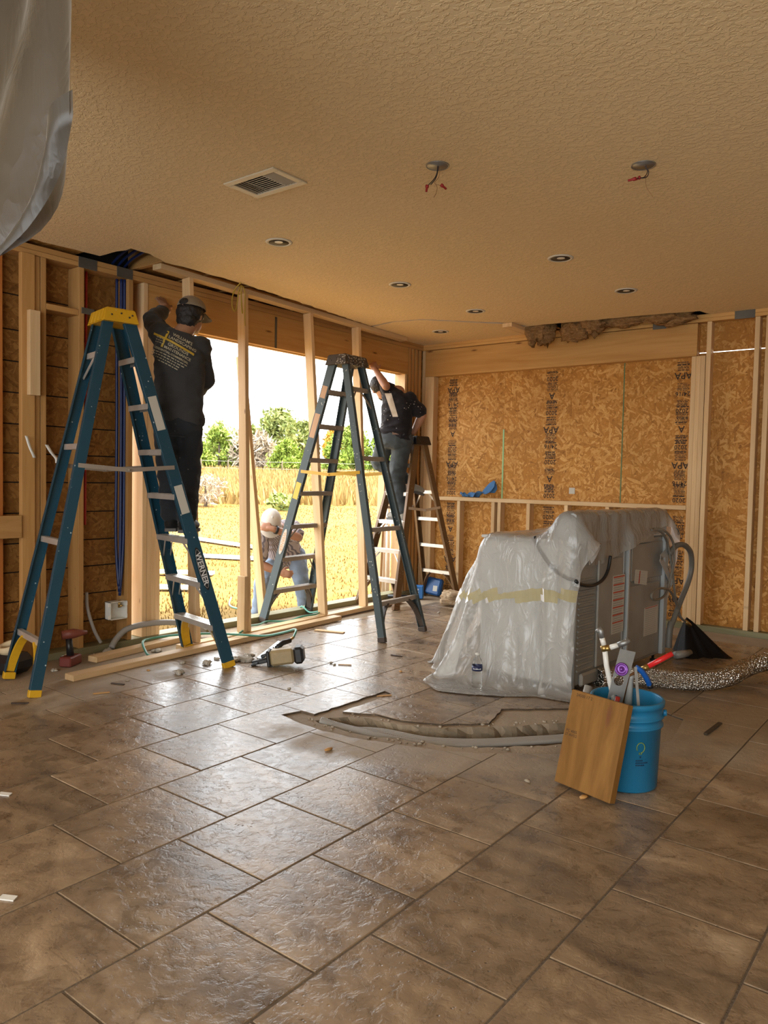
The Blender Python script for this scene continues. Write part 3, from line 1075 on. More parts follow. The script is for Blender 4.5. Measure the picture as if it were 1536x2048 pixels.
def ladder(name, label, loc, yaw, H, n, wf, wr, wt, yf, yr, rail, step, cap, foot, rear_at, steps_low=3, stickers=(), logo=None, spread=True, spread_mat=None, railw=0.078, top_off=(0.0, 0.0)):
    root = thing(name, label, 'ladder', loc, yaw)
    sp = H / (n + 1)
    top = H - 0.07

    def line(sx, front, z):
        y0, y1 = (yf, 0.065) if front else (yr, -0.065)
        w0, w1 = (wf, wt) if front else (wr, wt * 0.93)
        k = z / top
        return Vector((sx * (w0 + (w1 - w0) * k) / 2 + top_off[0] * k, y0 + (y1 - y0) * k + top_off[1] * k, z))

    for front in (True, False):
        for sx in (-1, 1):
            p0, p1 = line(sx, front, 0.012), line(sx, front, top)
            z = (p1 - p0).normalized()
            s = Vector((1, 0, 0))
            s = (s - z * s.dot(z)).normalized()
            t = z.cross(s)
            w = railw if front else railw * 0.8
            m = MB()
            m.beam(p0, p1, 0.005, w, (1, 0, 0), 0.001)
            for q in (-1, 1):
                off = t * (q * (w / 2 - 0.002)) - s * (sx * 0.0135)
                m.beam(p0 + off, p1 + off, 0.030, 0.004, (1, 0, 0))
            r = part('front_rail' if front else 'rear_rail', m, rail, root, local=True)
            # foot pad
            m = MB().beam(p0 - s * sx * 0.012 + Vector((0, 0, -0.012)), p0 - s * sx * 0.012 + z * 0.03, 0.036, w + 0.006, (1, 0, 0), 0.003)
            part('foot_pad', m, foot, r, local=True)
            # knee brace between foot and lowest bar
            a = line(sx, front, 0.05) - s * sx * 0.012
            b = line(sx, front, sp - 0.012) - Vector((sx * 0.13, 0, 0))
            c = line(sx, front, sp * 0.72) - Vector((sx * 0.03, 0, 0))
            pts = bezier(a, c, b)
            m = MB()
            for i in range(len(pts) - 1):
                m.beam(pts[i], pts[i + 1], 0.012, w * 0.8, (1, 0, 0), 0.002, 0.004)
            part('knee_brace', m, foot, root, local=True)
    for k in range(1, n + 1):
        z = k * sp
        a, b = line(-1, True, z), line(1, True, z)
        m = MB()
        d = 0.082
        m.bx(a.x + 0.004, b.x - 0.004, a.y - d / 2, a.y + d / 2, z - 0.004, z, 0.001)
        m.bx(a.x + 0.004, b.x - 0.004, a.y + d / 2 - 0.004, a.y + d / 2, z - 0.036, z - 0.004)
        m.bx(a.x + 0.004, b.x - 0.004, a.y - d / 2, a.y - d / 2 + 0.004, z - 0.036, z - 0.004)
        for q in (-0.02, 0.0, 0.02):
            m.bx(a.x + 0.01, b.x - 0.01, a.y + q - 0.004, a.y + q + 0.004, z, z + 0.002)
        so = part('step', m, step, root, local=True)
        if k <= steps_low:
            for sx in (-1, 1):
                for q in (-0.026, 0.026):
                    p = line(sx, True, z - 0.15)
                    m = MB().beam((p.x - sx * 0.008, p.y + q, p.z), (line(sx, True, z).x - sx * 0.11, a.y + q, z - 0.02), 0.004, 0.014, (0, 1, 0))
                    part('step_brace', m, step, so, local=True)
    for k in rear_at:
        z = k * sp
        a, b = line(-1, False, z), line(1, False, z)
        m = MB().bx(a.x + 0.003, b.x - 0.003, a.y - 0.016, a.y + 0.016, z - 0.018, z + 0.018, 0.002)
        if k in (min(rear_at), max(rear_at)):
            for sx in (-1, 1):
                zz = z - 0.14 if k > 1 else z - 0.001
                p = line(sx, False, zz)
                if k > 1:
                    m.beam((p.x - sx * 0.006, p.y, p.z), (line(sx, False, z).x - sx * 0.10, a.y, z - 0.012), 0.006, 0.016, (0, 1, 0))
        part('rear_bar', m, step, root, local=True)
    # spreader bars
    if spread:
        zz = H * 0.575
        for sx in (-1, 1):
            a, b = line(sx, True, zz), line(sx, False, zz)
            mid = (a + b) / 2 + Vector((sx * 0.01, 0, -0.022))
            m = MB()
            for p, q in ((a, mid), (mid, b)):
                m.beam(p + Vector((sx * 0.006, 0, 0)), q + Vector((sx * 0.006, 0, 0)), 0.004, 0.026, (1, 0, 0), 0.0, 0.012)
            m.tube([mid - Vector((0.012, 0, 0)), mid + Vector((0.02, 0, 0))], 0.007, 8)
            part('spreader_bar', m, spread_mat or step, root, local=True)
    # moulded cap
    m = MB()
    cw, cd, ch = wt / 2 + 0.035, 0.110, 0.085
    lo = [(-cw, -cd), (cw, -cd), (cw, cd), (-cw, cd)]
    ti = 0.82
    vs = [(x, y, H - ch) for x, y in lo] + [(x * 0.9, y * ti, H - 0.008) for x, y in lo] + [(x * 0.86, y * ti * 0.93, H) for x, y in lo]
    fs = [(3, 2, 1, 0)] + [(i, (i + 1) % 4, 4 + (i + 1) % 4, 4 + i) for i in range(4)] + [(4 + i, 4 + (i + 1) % 4, 8 + (i + 1) % 4, 8 + i) for i in range(4)] + [(8, 9, 10, 11)]
    m.add(vs, fs)
    n0 = 0
    for x in (-0.6, -0.2, 0.2, 0.6):
        for sy in (-1, 1):
            m.beam((x * cw, sy * (cd + 0.002), H - ch + 0.004), (x * cw * 0.92, sy * (cd * ti + 0.004), H - 0.012), 0.05, 0.012, (1, 0, 0), 0.002)
    m.v = [(p[0] + top_off[0], p[1] + top_off[1], p[2]) for p in m.v]
    cp = part('top_cap', m, cap, root, local=True)
    m = MB()
    for sx in (-1, 1):
        for (y, zq) in ((-0.06, -0.045), (0.0, -0.03), (0.05, -0.05), (0.07, -0.035)):
            kx = cw * (0.9 + 0.1 * (-zq - 0.008) / (ch - 0.008))
            m.tube([(sx * (kx - 0.003), y, H + zq), (sx * (kx + 0.0025), y, H + zq)], 0.006, 8)
    m.v = [(p[0] + top_off[0], p[1] + top_off[1], p[2]) for p in m.v]
    part('rivet', m, DARK_BROWN, cp, local=True, kind='stuff')
    # stickers: (side, z0, z1, material)
    for (sx, za, zb, mt) in stickers:
        p0, p1 = line(sx, True, za), line(sx, True, zb)
        m = MB().beam(p0 + Vector((sx * 0.0042, 0, 0)), p1 + Vector((sx * 0.0042, 0, 0)), 0.001, railw * 0.72, (1, 0, 0))
        part('rail_sticker', m, mt, root, local=True)
    if logo:
        sx, za, zb, bgm, fgm = logo
        p0, p1 = line(sx, True, za), line(sx, True, zb)
        c = (p0 + p1) / 2 + Vector((sx * 0.0045, 0, 0))
        zdir = (p1 - p0).normalized()
        tdir = Vector((0, 1, 0)) - zdir * zdir.y
        tdir.normalize()
        L = (p1 - p0).length
        m = MB()
        pts = [(math.cos(2 * math.pi * i / 28) * L / 2, math.sin(2 * math.pi * i / 28) * railw * 0.36) for i in range(28)]
        m.prism(pts, c, zdir, tdir, Vector((sx * 0.001, 0, 0)))
        lo_ = part('logo_sticker', m, bgm, root, local=True)
        u = -zdir
        v = Vector((sx, 0, 0)).cross(u)
        t = text_mb('WERNER', L * 0.185, c + Vector((sx * 0.0016, 0, 0)) - v * L * 0.06, u, v, (sx, 0, 0), 0.0, bold=0.0012)
        part('lettering', t, fgm, lo_, local=True)
        rim = MB()
        o2 = [(math.cos(2 * math.pi * i / 28) * L * 0.45, math.sin(2 * math.pi * i / 28) * railw * 0.30) for i in range(28)]
        rim.tube([c + Vector((sx * 0.0014, 0, 0)) + zdir * p[0] + tdir * p[1] for p in o2], 0.0008, 4, closed=True)
        part('border', rim, fgm, lo_, local=True)
    return root


LAD1 = ladder('step_ladder', 'blue fibreglass step ladder with a yellow cap, a man standing on it',
              (-4.29, 2.815, 0), math.radians(-11), 2.285, 7, 0.62, 0.53, 0.21, 0.60, -0.62,
              BLUE_GLASSFIBRE, ALU, YELLOW, YELLOW, (1, 3, 5, 7),
              stickers=((1, 1.55, 1.76, STICKER), (1, 1.02, 1.20, STICKER)),
              logo=(1, 0.52, 0.80, BLACK, WHITE_PRINT), spread_mat=ALU_DIRTY, top_off=(-0.05, -0.055))
LAD2 = ladder('step_ladder', 'worn grey-blue step ladder with a paint-caked dark cap, straddling the floor plate',
              (-4.24, 4.90, 0), math.radians(92), 2.285, 7, 0.62, 0.60, 0.25, 0.66, -0.63,
              BLUE_WORN, ALU_DIRTY, CAP_SPATTER, DARK_BROWN, (1, 3, 5, 7),
              stickers=((-1, 1.93, 2.03, STICKER_TAN), (-1, 1.60, 1.80, STICKER_TAN), (-1, 1.08, 1.22, STICKER_Y)),
              logo=(-1, 0.60, 0.82, STICKER, STICKER_TAN), spread_mat=YELLOW)
LAD3 = ladder('step_ladder', 'brown fibreglass step ladder with a black cap in the room corner',
              (-4.60, 6.36, 0), math.radians(172), 1.70, 5, 0.56, 0.50, 0.24, 0.47, -0.49,
              BROWN_GLASSFIBRE, ALU, BLACK, BROWN_GLASSFIBRE, (1, 2, 3, 4), spread=True)

# ------------------------------------------------------------------ temporary shoring wall
sw = thing('shoring_wall', 'temporary row of pale studs propping the ceiling beside the opening', 'stud wall', (-4.62, 4.9, 0))


def sx_at(y, top):
    return (-4.57 - 0.065 * (y - 3.25)) if top else (-4.49 - 0.055 * (y - 3.9))


def oblique(y0, y1, z0, z1, top, mat, name, d0=0.0, w=0.089):
    a = Vector((sx_at(y0, top) - w / 2 - d0, y0, (z0 + z1) / 2))
    b = Vector((sx_at(y1, top) - w / 2 - d0, y1, (z0 + z1) / 2))
    return part(name, MB().beam(a, b, w, abs(z1 - z0), (1, 0, 0), 0.002), mat, sw)


oblique(3.28, 6.47, 2.700, 2.739, True, PINE, 'top_plate')
oblique(3.42, 6.30, 0.0015, 0.0395, False, PINE, 'bottom_plate')
for y0, y1 in ((3.56, 3.56), (4.12, 4.08), (4.92, 5.04), (5.63, 5.65)):
    a = Vector((sx_at(y1, False) - 0.045, y1, 0.040))
    b = Vector((sx_at(y0, True) - 0.045, y0, 2.699))
    part('stud', MB().beam(a, b, 0.087, 0.038, (1, 0, 0), 0.002), PINE, sw)
part('scab_block', MB().beam((sx_at(4.04, False) - 0.045, 4.042, 0.041), (sx_at(4.04, False) - 0.047, 4.044, 0.48), 0.087, 0.038, (1, 0, 0), 0.002), PINE, sw)

# ------------------------------------------------------------------ loose lumber
def loose(label, p0, p1, w=0.089, h=0.038, side=None, mat=PINE, group=None, name='lumber_board'):
    p0, p1 = Vector(p0), Vector(p1)
    if side is None:
        side = Vector((0, 0, 1)).cross(p1 - p0)
    return solo(name, MB().beam(p0, p1, w, h, side, 0.002), mat, label, 'lumber', group)


loose('long pale two-by-four lying on the tiles beside the blue ladder', (-4.335, 2.47, 0.0205), (-4.475, 5.10, 0.0205))
loose('short pale two-by-four lying between the shoring plate and the wall', (-4.690, 2.84, 0.0205 + ZS), (-4.835, 3.83, 0.0205 + ZS))
loose('pale stud leaning in the opening, gripped by the man outside', (-4.985, 4.675, 0.042), (-5.115, 4.495, 2.30), 0.087, 0.038, (1, 0, 0), name='loose_stud')
loose('short stud leaning outside beyond the wooden corner posts', (-5.16, 6.52, -0.12), (-5.14, 6.60, 2.20), 0.087, 0.038, (1, 0, 0), name='loose_stud')
loose('thin wood offcut on the tiles beside the grey-blue ladder', (-4.30, 4.62, 0.005), (-4.05, 4.70, 0.005), 0.05, 0.008)
for i, (a, b, w) in enumerate((((-11.6, 8.9, 0), (-9.2, 8.9, 0), 0.14), ((-9.6, 7.5, 0), (-8.2, 8.2, 0), 0.20), ((-9.2, 5.7, 0), (-8.0, 6.6, 0), 0.14), ((-8.3, 5.0, 0), (-7.2, 5.9, 0), 0.14))):
    za = gz(a[0], a[1]) + 0.04
    zb = gz(b[0], b[1]) + 0.04
    loose('weathered white board lying on the dry grass outside', (a[0], a[1], za), (b[0], b[1], zb), w, 0.04, mat=WHITE_PVC, group='boards on the grass')

# ------------------------------------------------------------------ pipes in the left wall
def pipe(name, label, cat, pts, r, mat, group=None, n=8, seg=10):
    return solo(name, MB().tube(spline(pts, n), r, seg), mat, label, cat, group)


pipe('water_pipe', 'red plastic water pipe running up inside the stud wall', 'pipe', [(-4.995, 2.965, 0.9), (-4.995, 2.968, 1.8), (-4.99, 2.968, 2.670)], 0.009, RED_PEX)
for i, (x, y, zb) in enumerate(((-5.0, 3.215, 0.44), (-4.975, 3.235, 0.40), (-4.965, 3.255, 0.37))):
    pipe('water_pipe', 'blue plastic water pipe in the bundle dropping to the white valve box', 'pipe',
         [(-4.962, 3.215 + 0.004 * i, zb), (x, y, 0.8), (x, y + 0.004, 1.6), (x, y, 2.3), (x, y, 2.672)], 0.011, BLUE_PEX, 'blue pipe bundle')
for i in range(3):
    pipe('water_pipe', 'blue plastic water pipe crossing the dark attic gap', 'pipe',
         [(-4.99, 3.17 + 0.05 * i, 2.77), (-4.85, 3.14 + 0.05 * i, 2.80), (-4.62, 3.10 + 0.06 * i, 2.83), (-4.3, 3.02 + 0.06 * i, 2.86)], 0.009, BLUE_PEX, 'blue attic pipes')
vb = thing('valve_box', 'white plastic recessed valve box screwed to the end stud', 'valve box', (-4.93, 3.2, 0.20))
m = MB()
bx0, bx1, by0, by1, bz0, bz1 = -4.990, -4.918, 3.120, 3.258, 0.205, 0.335
m.bx(bx0, bx0 + 0.004, by0, by1, bz0, bz1).bx(bx0, bx1, by0, by0 + 0.004, bz0, bz1).bx(bx0, bx1, by1 - 0.004, by1, bz0, bz1).bx(bx0, bx1, by0, by1, bz0, bz0 + 0.004).bx(bx0, bx1, by0, by1, bz1 - 0.004, bz1)
part('box_shell', m, WHITE_PVC, vb)
m = MB()
for z in (0.225, 0.315):
    m.bx(-4.922, -4.918, by0 - 0.018, by0, z - 0.014, z + 0.014, 0.001).bx(-4.922, -4.918, by1, by1 + 0.003, z - 0.014, z + 0.014, 0.001)
part('mounting_tab', m, WHITE_PVC, vb)
m = MB().tube([(-4.955, 3.215, 0.337), (-4.955, 3.215, 0.285)], 0.010, 10).tube([(-4.955, 3.215, 0.30), (-4.925, 3.215, 0.30)], 0.008, 10)
part('brass_valve', m, BRASS, vb)
pipe('flexible_conduit', 'grey flexible conduit rising behind the wall plate', 'conduit', [(-4.985, 2.972, 0.42), (-4.975, 2.975, 0.30), (-4.95, 3.01, 0.15), (-4.935, 3.055, 0.052)], 0.012, GREY_PVC)


def corrugated(pts, r, pitch, n=14, depth=0.10):
    sp = spline(pts, n)
    out, rad, acc = [], [], 0.0
    # resample by arc length
    d = [0.0]
    for a, b in zip(sp[:-1], sp[1:]):
        d.append(d[-1] + (b - a).length)
    L = d[-1]
    k = int(L / (pitch / 2))
    j = 0
    for i in range(k + 1):
        s = L * i / k
        while j < len(d) - 2 and d[j + 1] < s:
            j += 1
        t = (s - d[j]) / max(1e-9, d[j + 1] - d[j])
        out.append(sp[j].lerp(sp[j + 1], t))
        rad.append(r * (1 + (depth if i % 2 else -depth)))
    return out, rad


p, rr = corrugated([(-4.87, 3.10, 0.02), (-4.90, 3.16, 0.07), (-4.915, 3.26, 0.125), (-4.89, 3.42, 0.145), (-4.85, 3.60, 0.135), (-4.83, 3.78, 0.09), (-4.80, 3.88, 0.03)], 0.021, 0.010)
solo('corrugated_hose', MB().tube(p, rr, 12), GREY_PVC, 'grey corrugated hose arching over the floor beside the opening', 'hose')
for i, y in enumerate((6.735, 6.82)):
    solo('pvc_pipe', MB().tube([(-5.25, y, -0.13), (-5.25, y, 1.15)], 0.03, 14), WHITE_PVC, 'white plastic pipe standing just outside the opening', 'pipe', 'white standing pipes')

# ------------------------------------------------------------------ nail gun and its air hose
ng = thing('nail_gun', 'tan and black air nail gun lying on the floor tiles', 'nail gun', (-3.64, 3.60, 0))
ox, ux, uy = Vector((-3.80, 3.465, 0)), Vector((0.788, 0.615, 0)), Vector((-0.615, 0.788, 0))
TAN = simple('tan_housing', (0.36, 0.27, 0.14), 0.4, var=20)
CHROME = simple('bright_magazine', (0.55, 0.60, 0.63), 0.25, 0.8)
Rg = Matrix((ux, uy, Vector((0, 0, 1)))).transposed()


def gun(x, y, z):
    return ox + ux * x + uy * y + Vector((0, 0, z))


tilt = Rg @ Matrix.Rotation(math.radians(-8), 3, 'Y')
part('housing', MB().box(gun(0.205, 0.02, 0.066), (0.165, 0.105, 0.105), tilt, 0.016), TAN, ng)
part('exhaust_cap', MB().box(gun(0.315, 0.02, 0.081), (0.062, 0.108, 0.112), tilt, 0.014).box(gun(0.347, 0.02, 0.086), (0.008, 0.08, 0.08), tilt, 0.003), BLACK, ng)
part('front_collar', MB().box(gun(0.115, 0.02, 0.054), (0.022, 0.112, 0.108), tilt, 0.006), BLACK, ng)
m = MB().beam(gun(0.0, 0.02, 0.012), gun(0.12, 0.02, 0.040), 0.03, 0.03, uy, 0.006).beam(gun(0.0, 0.0, 0.008), gun(0.045, 0.0, 0.02), 0.045, 0.012, uy, 0.003).beam(gun(0.06, 0.02, 0.06), gun(0.13, 0.02, 0.085), 0.025, 0.02, uy, 0.004)
part('nose', m, BLACK, ng)
mg = MB().beam(gun(0.04, 0.05, 0.035), gun(0.175, 0.14, 0.135), 0.012, 0.058, (0, 0, 1), 0.003)
mo = part('magazine', mg, CHROME, ng)
hm = MB()
for k in range(5):
    q = gun(0.04, 0.05, 0.035).lerp(gun(0.175, 0.14, 0.135), 0.12 + 0.18 * k)
    for s in (-0.013, 0.013):
        hm.box(q + Vector((0.006 * s, 0, 0)) - uy * 0.030 + ux * s * 0.4 + Vector((0, 0, s * 0.5)), (0.012, 0.004, 0.010), Rg, 0.001)
part('magazine_slot', hm, BLACK, mo)
part('handle', MB().tube([gun(0.16, 0.05, 0.11), gun(0.19, 0.11, 0.135), gun(0.235, 0.17, 0.14)], [0.017, 0.019, 0.018], 12), BLACK, ng)
part('air_fitting', MB().tube([gun(0.232, 0.165, 0.14), gun(0.255, 0.20, 0.155)], 0.009, 10), BRASS, ng)
HOSE = simple('green_hose', (0.075, 0.27, 0.19), 0.4)
hs = gun(0.255, 0.20, 0.155)
solo('air_hose', MB().tube(spline([hs, (-3.80, 3.88, 0.185), (-3.98, 3.94, 0.13), (-4.20, 3.96, 0.07), (-4.42, 3.90, 0.056), (-4.56, 3.78, 0.062), (-4.68, 3.66, 0.06), (-4.79, 3.54, 0.05), (-4.825, 3.40, 0.045),
                              (-4.74, 3.27, 0.052), (-4.58, 3.19, 0.008), (-4.50, 3.17, 0.006)], 10), 0.0085, 8), HOSE, 'green air hose curling from the nail gun over the loose boards', 'hose')
solo('air_hose', MB().tube(spline([(-4.47, 3.95, 0.052), (-4.62, 4.18, 0.052), (-4.74, 4.40, 0.02), (-4.82, 4.58, 0.012), (-4.70, 4.70, 0.014), (-4.62, 4.80, 0.052), (-4.60, 4.95, 0.054), (-4.68, 5.08, 0.052), (-4.84, 5.12, 0.02), (-4.98, 5.16, 0.052),
                              (-5.12, 5.22, -0.06), (-5.5, 5.4, -0.115), (-6.1, 5.3, -0.11), (-6.6, 5.7, -0.11)], 10), 0.0085, 8), HOSE, 'green air hose snaking out over the wall plate to the grass', 'hose')

# ------------------------------------------------------------------ ceiling fixtures
rg = thing('ceiling_vent', 'cream metal ceiling air vent with louvres', 'vent', (-2.89, 2.69, 2.74))
VENT = simple('vent_paint', (0.60, 0.52, 0.38), 0.45)
x0, x1, y0, y1 = -3.072, -2.712, 2.572, 2.808
m = MB().bx(x0, x1, y0, y0 + 0.036, 2.732, 2.7395, 0.002).bx(x0, x1, y1 - 0.036, y1, 2.732, 2.7395, 0.002).bx(x0, x0 + 0.036, y0 + 0.036, y1 - 0.036, 2.732, 2.7395, 0.002).bx(x1 - 0.036, x1, y0 + 0.036, y1 - 0.036, 2.732, 2.7395, 0.002)
part('frame', m, VENT, rg)
for k in range(9):
    y = y0 + 0.046 + k * 0.0182
    part('louvre', MB().box((-2.892, y, 2.740), (0.150, 0.019, 0.0016), Matrix.Rotation(math.radians(22), 3, 'X')), VENT, rg)
for k in range(4):
    part('louvre', MB().box((x0 + 0.052 + k * 0.019, 2.69, 2.741), (0.019, 0.160, 0.0016), Matrix.Rotation(math.radians(42), 3, 'Y')), VENT, rg)
    part('louvre', MB().box((x1 - 0.050 - k * 0.020, 2.69, 2.741), (0.019, 0.160, 0.0016), Matrix.Rotation(math.radians(-50), 3, 'Y')), VENT, rg)
m = MB().bx(x0 + 0.03, x1 - 0.03, y0 + 0.03, y0 + 0.033, 2.75, 2.95).bx(x0 + 0.03, x1 - 0.03, y1 - 0.033, y1 - 0.03, 2.75, 2.95).bx(x0 + 0.03, x0 + 0.033, y0 + 0.03, y1 - 0.03, 2.75, 2.95).bx(x1 - 0.033, x1 - 0.03, y0 + 0.03, y1 - 0.03, 2.75, 2.95).bx(x0 + 0.03, x1 - 0.03, y0 + 0.03, y1 - 0.03, 2.95, 2.953)
part('duct_boot', m, SEAL_BLACK, rg)

TRIM = simple('light_trim', (0.62, 0.57, 0.48), 0.5)
LENS = simple('frosted_bulb', (0.85, 0.80, 0.68), 0.5)
CAN = simple('light_can', (0.02, 0.012, 0.008), 0.6)
lp = thing('recessed_light', 'x', 'ceiling light', (lights_xy[0][0], lights_xy[0][1], 2.74), group='recessed ceiling lights')
c0 = Vector((*lights_xy[0], 0))
part('trim_ring', MB().ring([(0.0845, 2.7395), (0.084, 2.736), (0.075, 2.733), (0.064, 2.7345), (0.063, 2.7395)], c0, None, 32), TRIM, lp)
part('can', MB().lathe([(0.0635, 2.735), (0.0635, 2.86), (0.0, 2.86)], c0, None, 28), CAN, lp)
part('bulb', MB().lathe([(0.0, 2.733), (0.02, 2.734), (0.038, 2.737), (0.049, 2.742), (0.052, 2.752), (0.045, 2.78), (0.02, 2.82), (0.0, 2.825)], c0 + Vector((0.007, -0.009, 0)), None, 28), LENS, lp)
lab = ['unlit recessed light between the ceiling vent and the pale shoring wall', 'unlit recessed light in the row nearer the covered appliances, closer to the wired boxes',
       'unlit recessed light in line with the vent light, above the worn blue-grey ladder', 'unlit recessed light nearest the hanging insulation', 'unlit recessed light just before the ceiling crack',
       'unlit recessed light in the corner beyond the ceiling crack']
for i, (x, y) in enumerate(lights_xy):
    o = lp if i == 0 else copy_tree(lp)
    o.location = (x, y, 2.74)
    o['label'] = lab[i]
    o['group'] = 'recessed ceiling lights'

WIRE_K = simple('black_wire', (0.02, 0.012, 0.01), 0.5)
COPPER = simple('bare_copper', (0.30, 0.15, 0.06), 0.4, 0.8)
NUT = simple('red_wire_nut', (0.30, 0.012, 0.012), 0.45)
for i, (x, y) in enumerate(jb_xy):
    jb = thing('junction_box', ['open round steel ceiling box with wires hanging, nearer the ceiling vent', 'open round steel ceiling box with a red wire nut sticking sideways, farther from the vent'][i], 'ceiling box', (x, y, 2.74), group='open ceiling boxes')
    c = Vector((x, y, 0))
    part('box', MB().lathe([(0.0505, 2.737), (0.0505, 2.79), (0.0, 2.79)], c, None, 28).ring([(0.0505, 2.736), (0.055, 2.736), (0.055, 2.7395), (0.0505, 2.7395)], c, None, 28), STEEL, jb)
    ux_, uy_ = Vector((0.788, 0.615, 0)), Vector((-0.615, 0.788, 0))

    def J(a, b, z):
        return c + ux_ * a + uy_ * b + Vector((0, 0, z))
    if i == 0:
        ws = [([J(0.0, 0, 2.787), J(0.0, 0.0, 2.72), J(-0.01, 0, 2.685), J(-0.035, 0, 2.655), J(-0.047, 0, 2.645)], WIRE_K), ([J(0.005, 0.005, 2.787), J(0.003, 0.004, 2.72), J(-0.008, 0.004, 2.68), J(-0.03, 0.004, 2.652)], WIRE_K),
              ([J(0.004, 0.01, 2.787), J(0.01, 0.01, 2.70), J(-0.012, 0, 2.66), J(0.01, 0, 2.650), J(0.028, 0, 2.645)], COPPER), ([J(-0.012, 0, 2.66), J(0.0, 0, 2.64), J(-0.003, 0, 2.615), J(-0.014, 0, 2.592)], COPPER)]
        nuts = [(J(-0.046, 0, 2.648), J(-0.050, 0, 2.618)), (J(0.018, 0, 2.652), J(0.044, 0, 2.632))]
    else:
        ws = [([J(0.01, 0, 2.787), J(0.012, 0, 2.735), J(0.025, 0, 2.71), J(0.015, 0, 2.685), J(-0.02, 0, 2.680), J(-0.045, 0, 2.676)], WIRE_K), ([J(0.0, 0.01, 2.787), J(0.01, 0.01, 2.74), J(0.022, 0.006, 2.715), J(0.008, 0.005, 2.688), J(-0.015, 0.005, 2.684)], WIRE_K),
              ([J(0.015, 0, 2.70), J(0.012, 0, 2.675), J(0.018, 0, 2.64), J(0.035, 0, 2.615), J(0.05, 0, 2.595)], COPPER)]
        nuts = [(J(-0.012, 0.005, 2.686), J(-0.030, 0.005, 2.676)), (J(-0.032, 0, 2.678), J(-0.068, 0, 2.668))]
    for pts, mt in ws:
        part('wire', MB().tube(spline(pts, 6), 0.0022 if mt is WIRE_K else 0.0011, 6), mt, jb)
    for a, b in nuts:
        d = b - a
        part('wire_nut', MB().tube([a, a + d * 0.35, a + d * 0.4, b], [0.0085, 0.0085, 0.0055, 0.005], 8), NUT, jb)

# hanging yellow cord by the top plate
CORD = simple('yellow_cord', (0.42, 0.30, 0.03), 0.5)
pts = [(-4.50, 3.95, 2.735), (-4.545, 3.935, 2.69), (-4.55, 3.91, 2.62), (-4.555, 3.915, 2.55), (-4.555, 3.945, 2.525), (-4.555, 3.965, 2.60), (-4.55, 3.975, 2.69), (-4.54, 3.99, 2.725), (-4.55, 3.995, 2.66), (-4.555, 4.01, 2.54), (-4.555, 4.018, 2.53),
       (-4.555, 4.005, 2.63), (-4.545, 3.995, 2.72), (-4.55, 4.03, 2.70), (-4.56, 4.045, 2.62), (-4.56, 4.045, 2.50), (-4.56, 4.05, 2.43)]
solo('cord_bundle', MB().tube(spline(pts, 8), 0.0042, 7), CORD, 'looped yellow cord hanging from the shoring top plate', 'cord')

# insulation hanging from the torn ceiling
def mat_fluff(name, lo, hi):
    t = NT(name)
    o = t.obj()
    n = t.noise(t.mapv(o, (3, 3, 9)), 7, 6, 0.7, 1.2)
    c = t.ramp(n, [(0.3, lo), (0.7, hi)])
    t.bs(color=c, rough=0.95, spec=0.05, normal=t.bump(n, 0.9, 0.03))
    return t.mat


FLUFF_BROWN = mat_fluff('brown_insulation', (0.20, 0.09, 0.028), (0.58, 0.34, 0.15))
FLUFF_WHITE = mat_fluff('white_insulation', (0.58, 0.52, 0.42), (0.86, 0.81, 0.72))
for i, (px, py, yy, r, lb) in enumerate(((1085, 662, 6.74, (0.13, 0.10, 0.13), 'brown insulation batt bulging lowest from the torn ceiling, beside the pale cleat'),
                                     (1165, 655, 6.76, (0.22, 0.10, 0.11), 'brown insulation batt sagging over the header middle'),
                                     (1300, 640, 6.84, (0.36, 0.08, 0.06), 'thin brown insulation batt squeezed along the torn ceiling'))):
    c = on_y(px, py, yy)
    m = MB()
    for k in range(7):
        m.ico(c + Vector((random.uniform(-0.75, 0.75) * r[0], random.uniform(-0.4, 0.4) * r[1], random.uniform(-0.25, 0.5) * r[2])), (r[0] * random.uniform(0.35, 0.62), r[1] * random.uniform(0.5, 0.9), r[2] * random.uniform(0.6, 1.0)), None, 3, 0.6)
    solo('insulation_batt', m, FLUFF_BROWN, lb, 'insulation', 'hanging insulation batts')
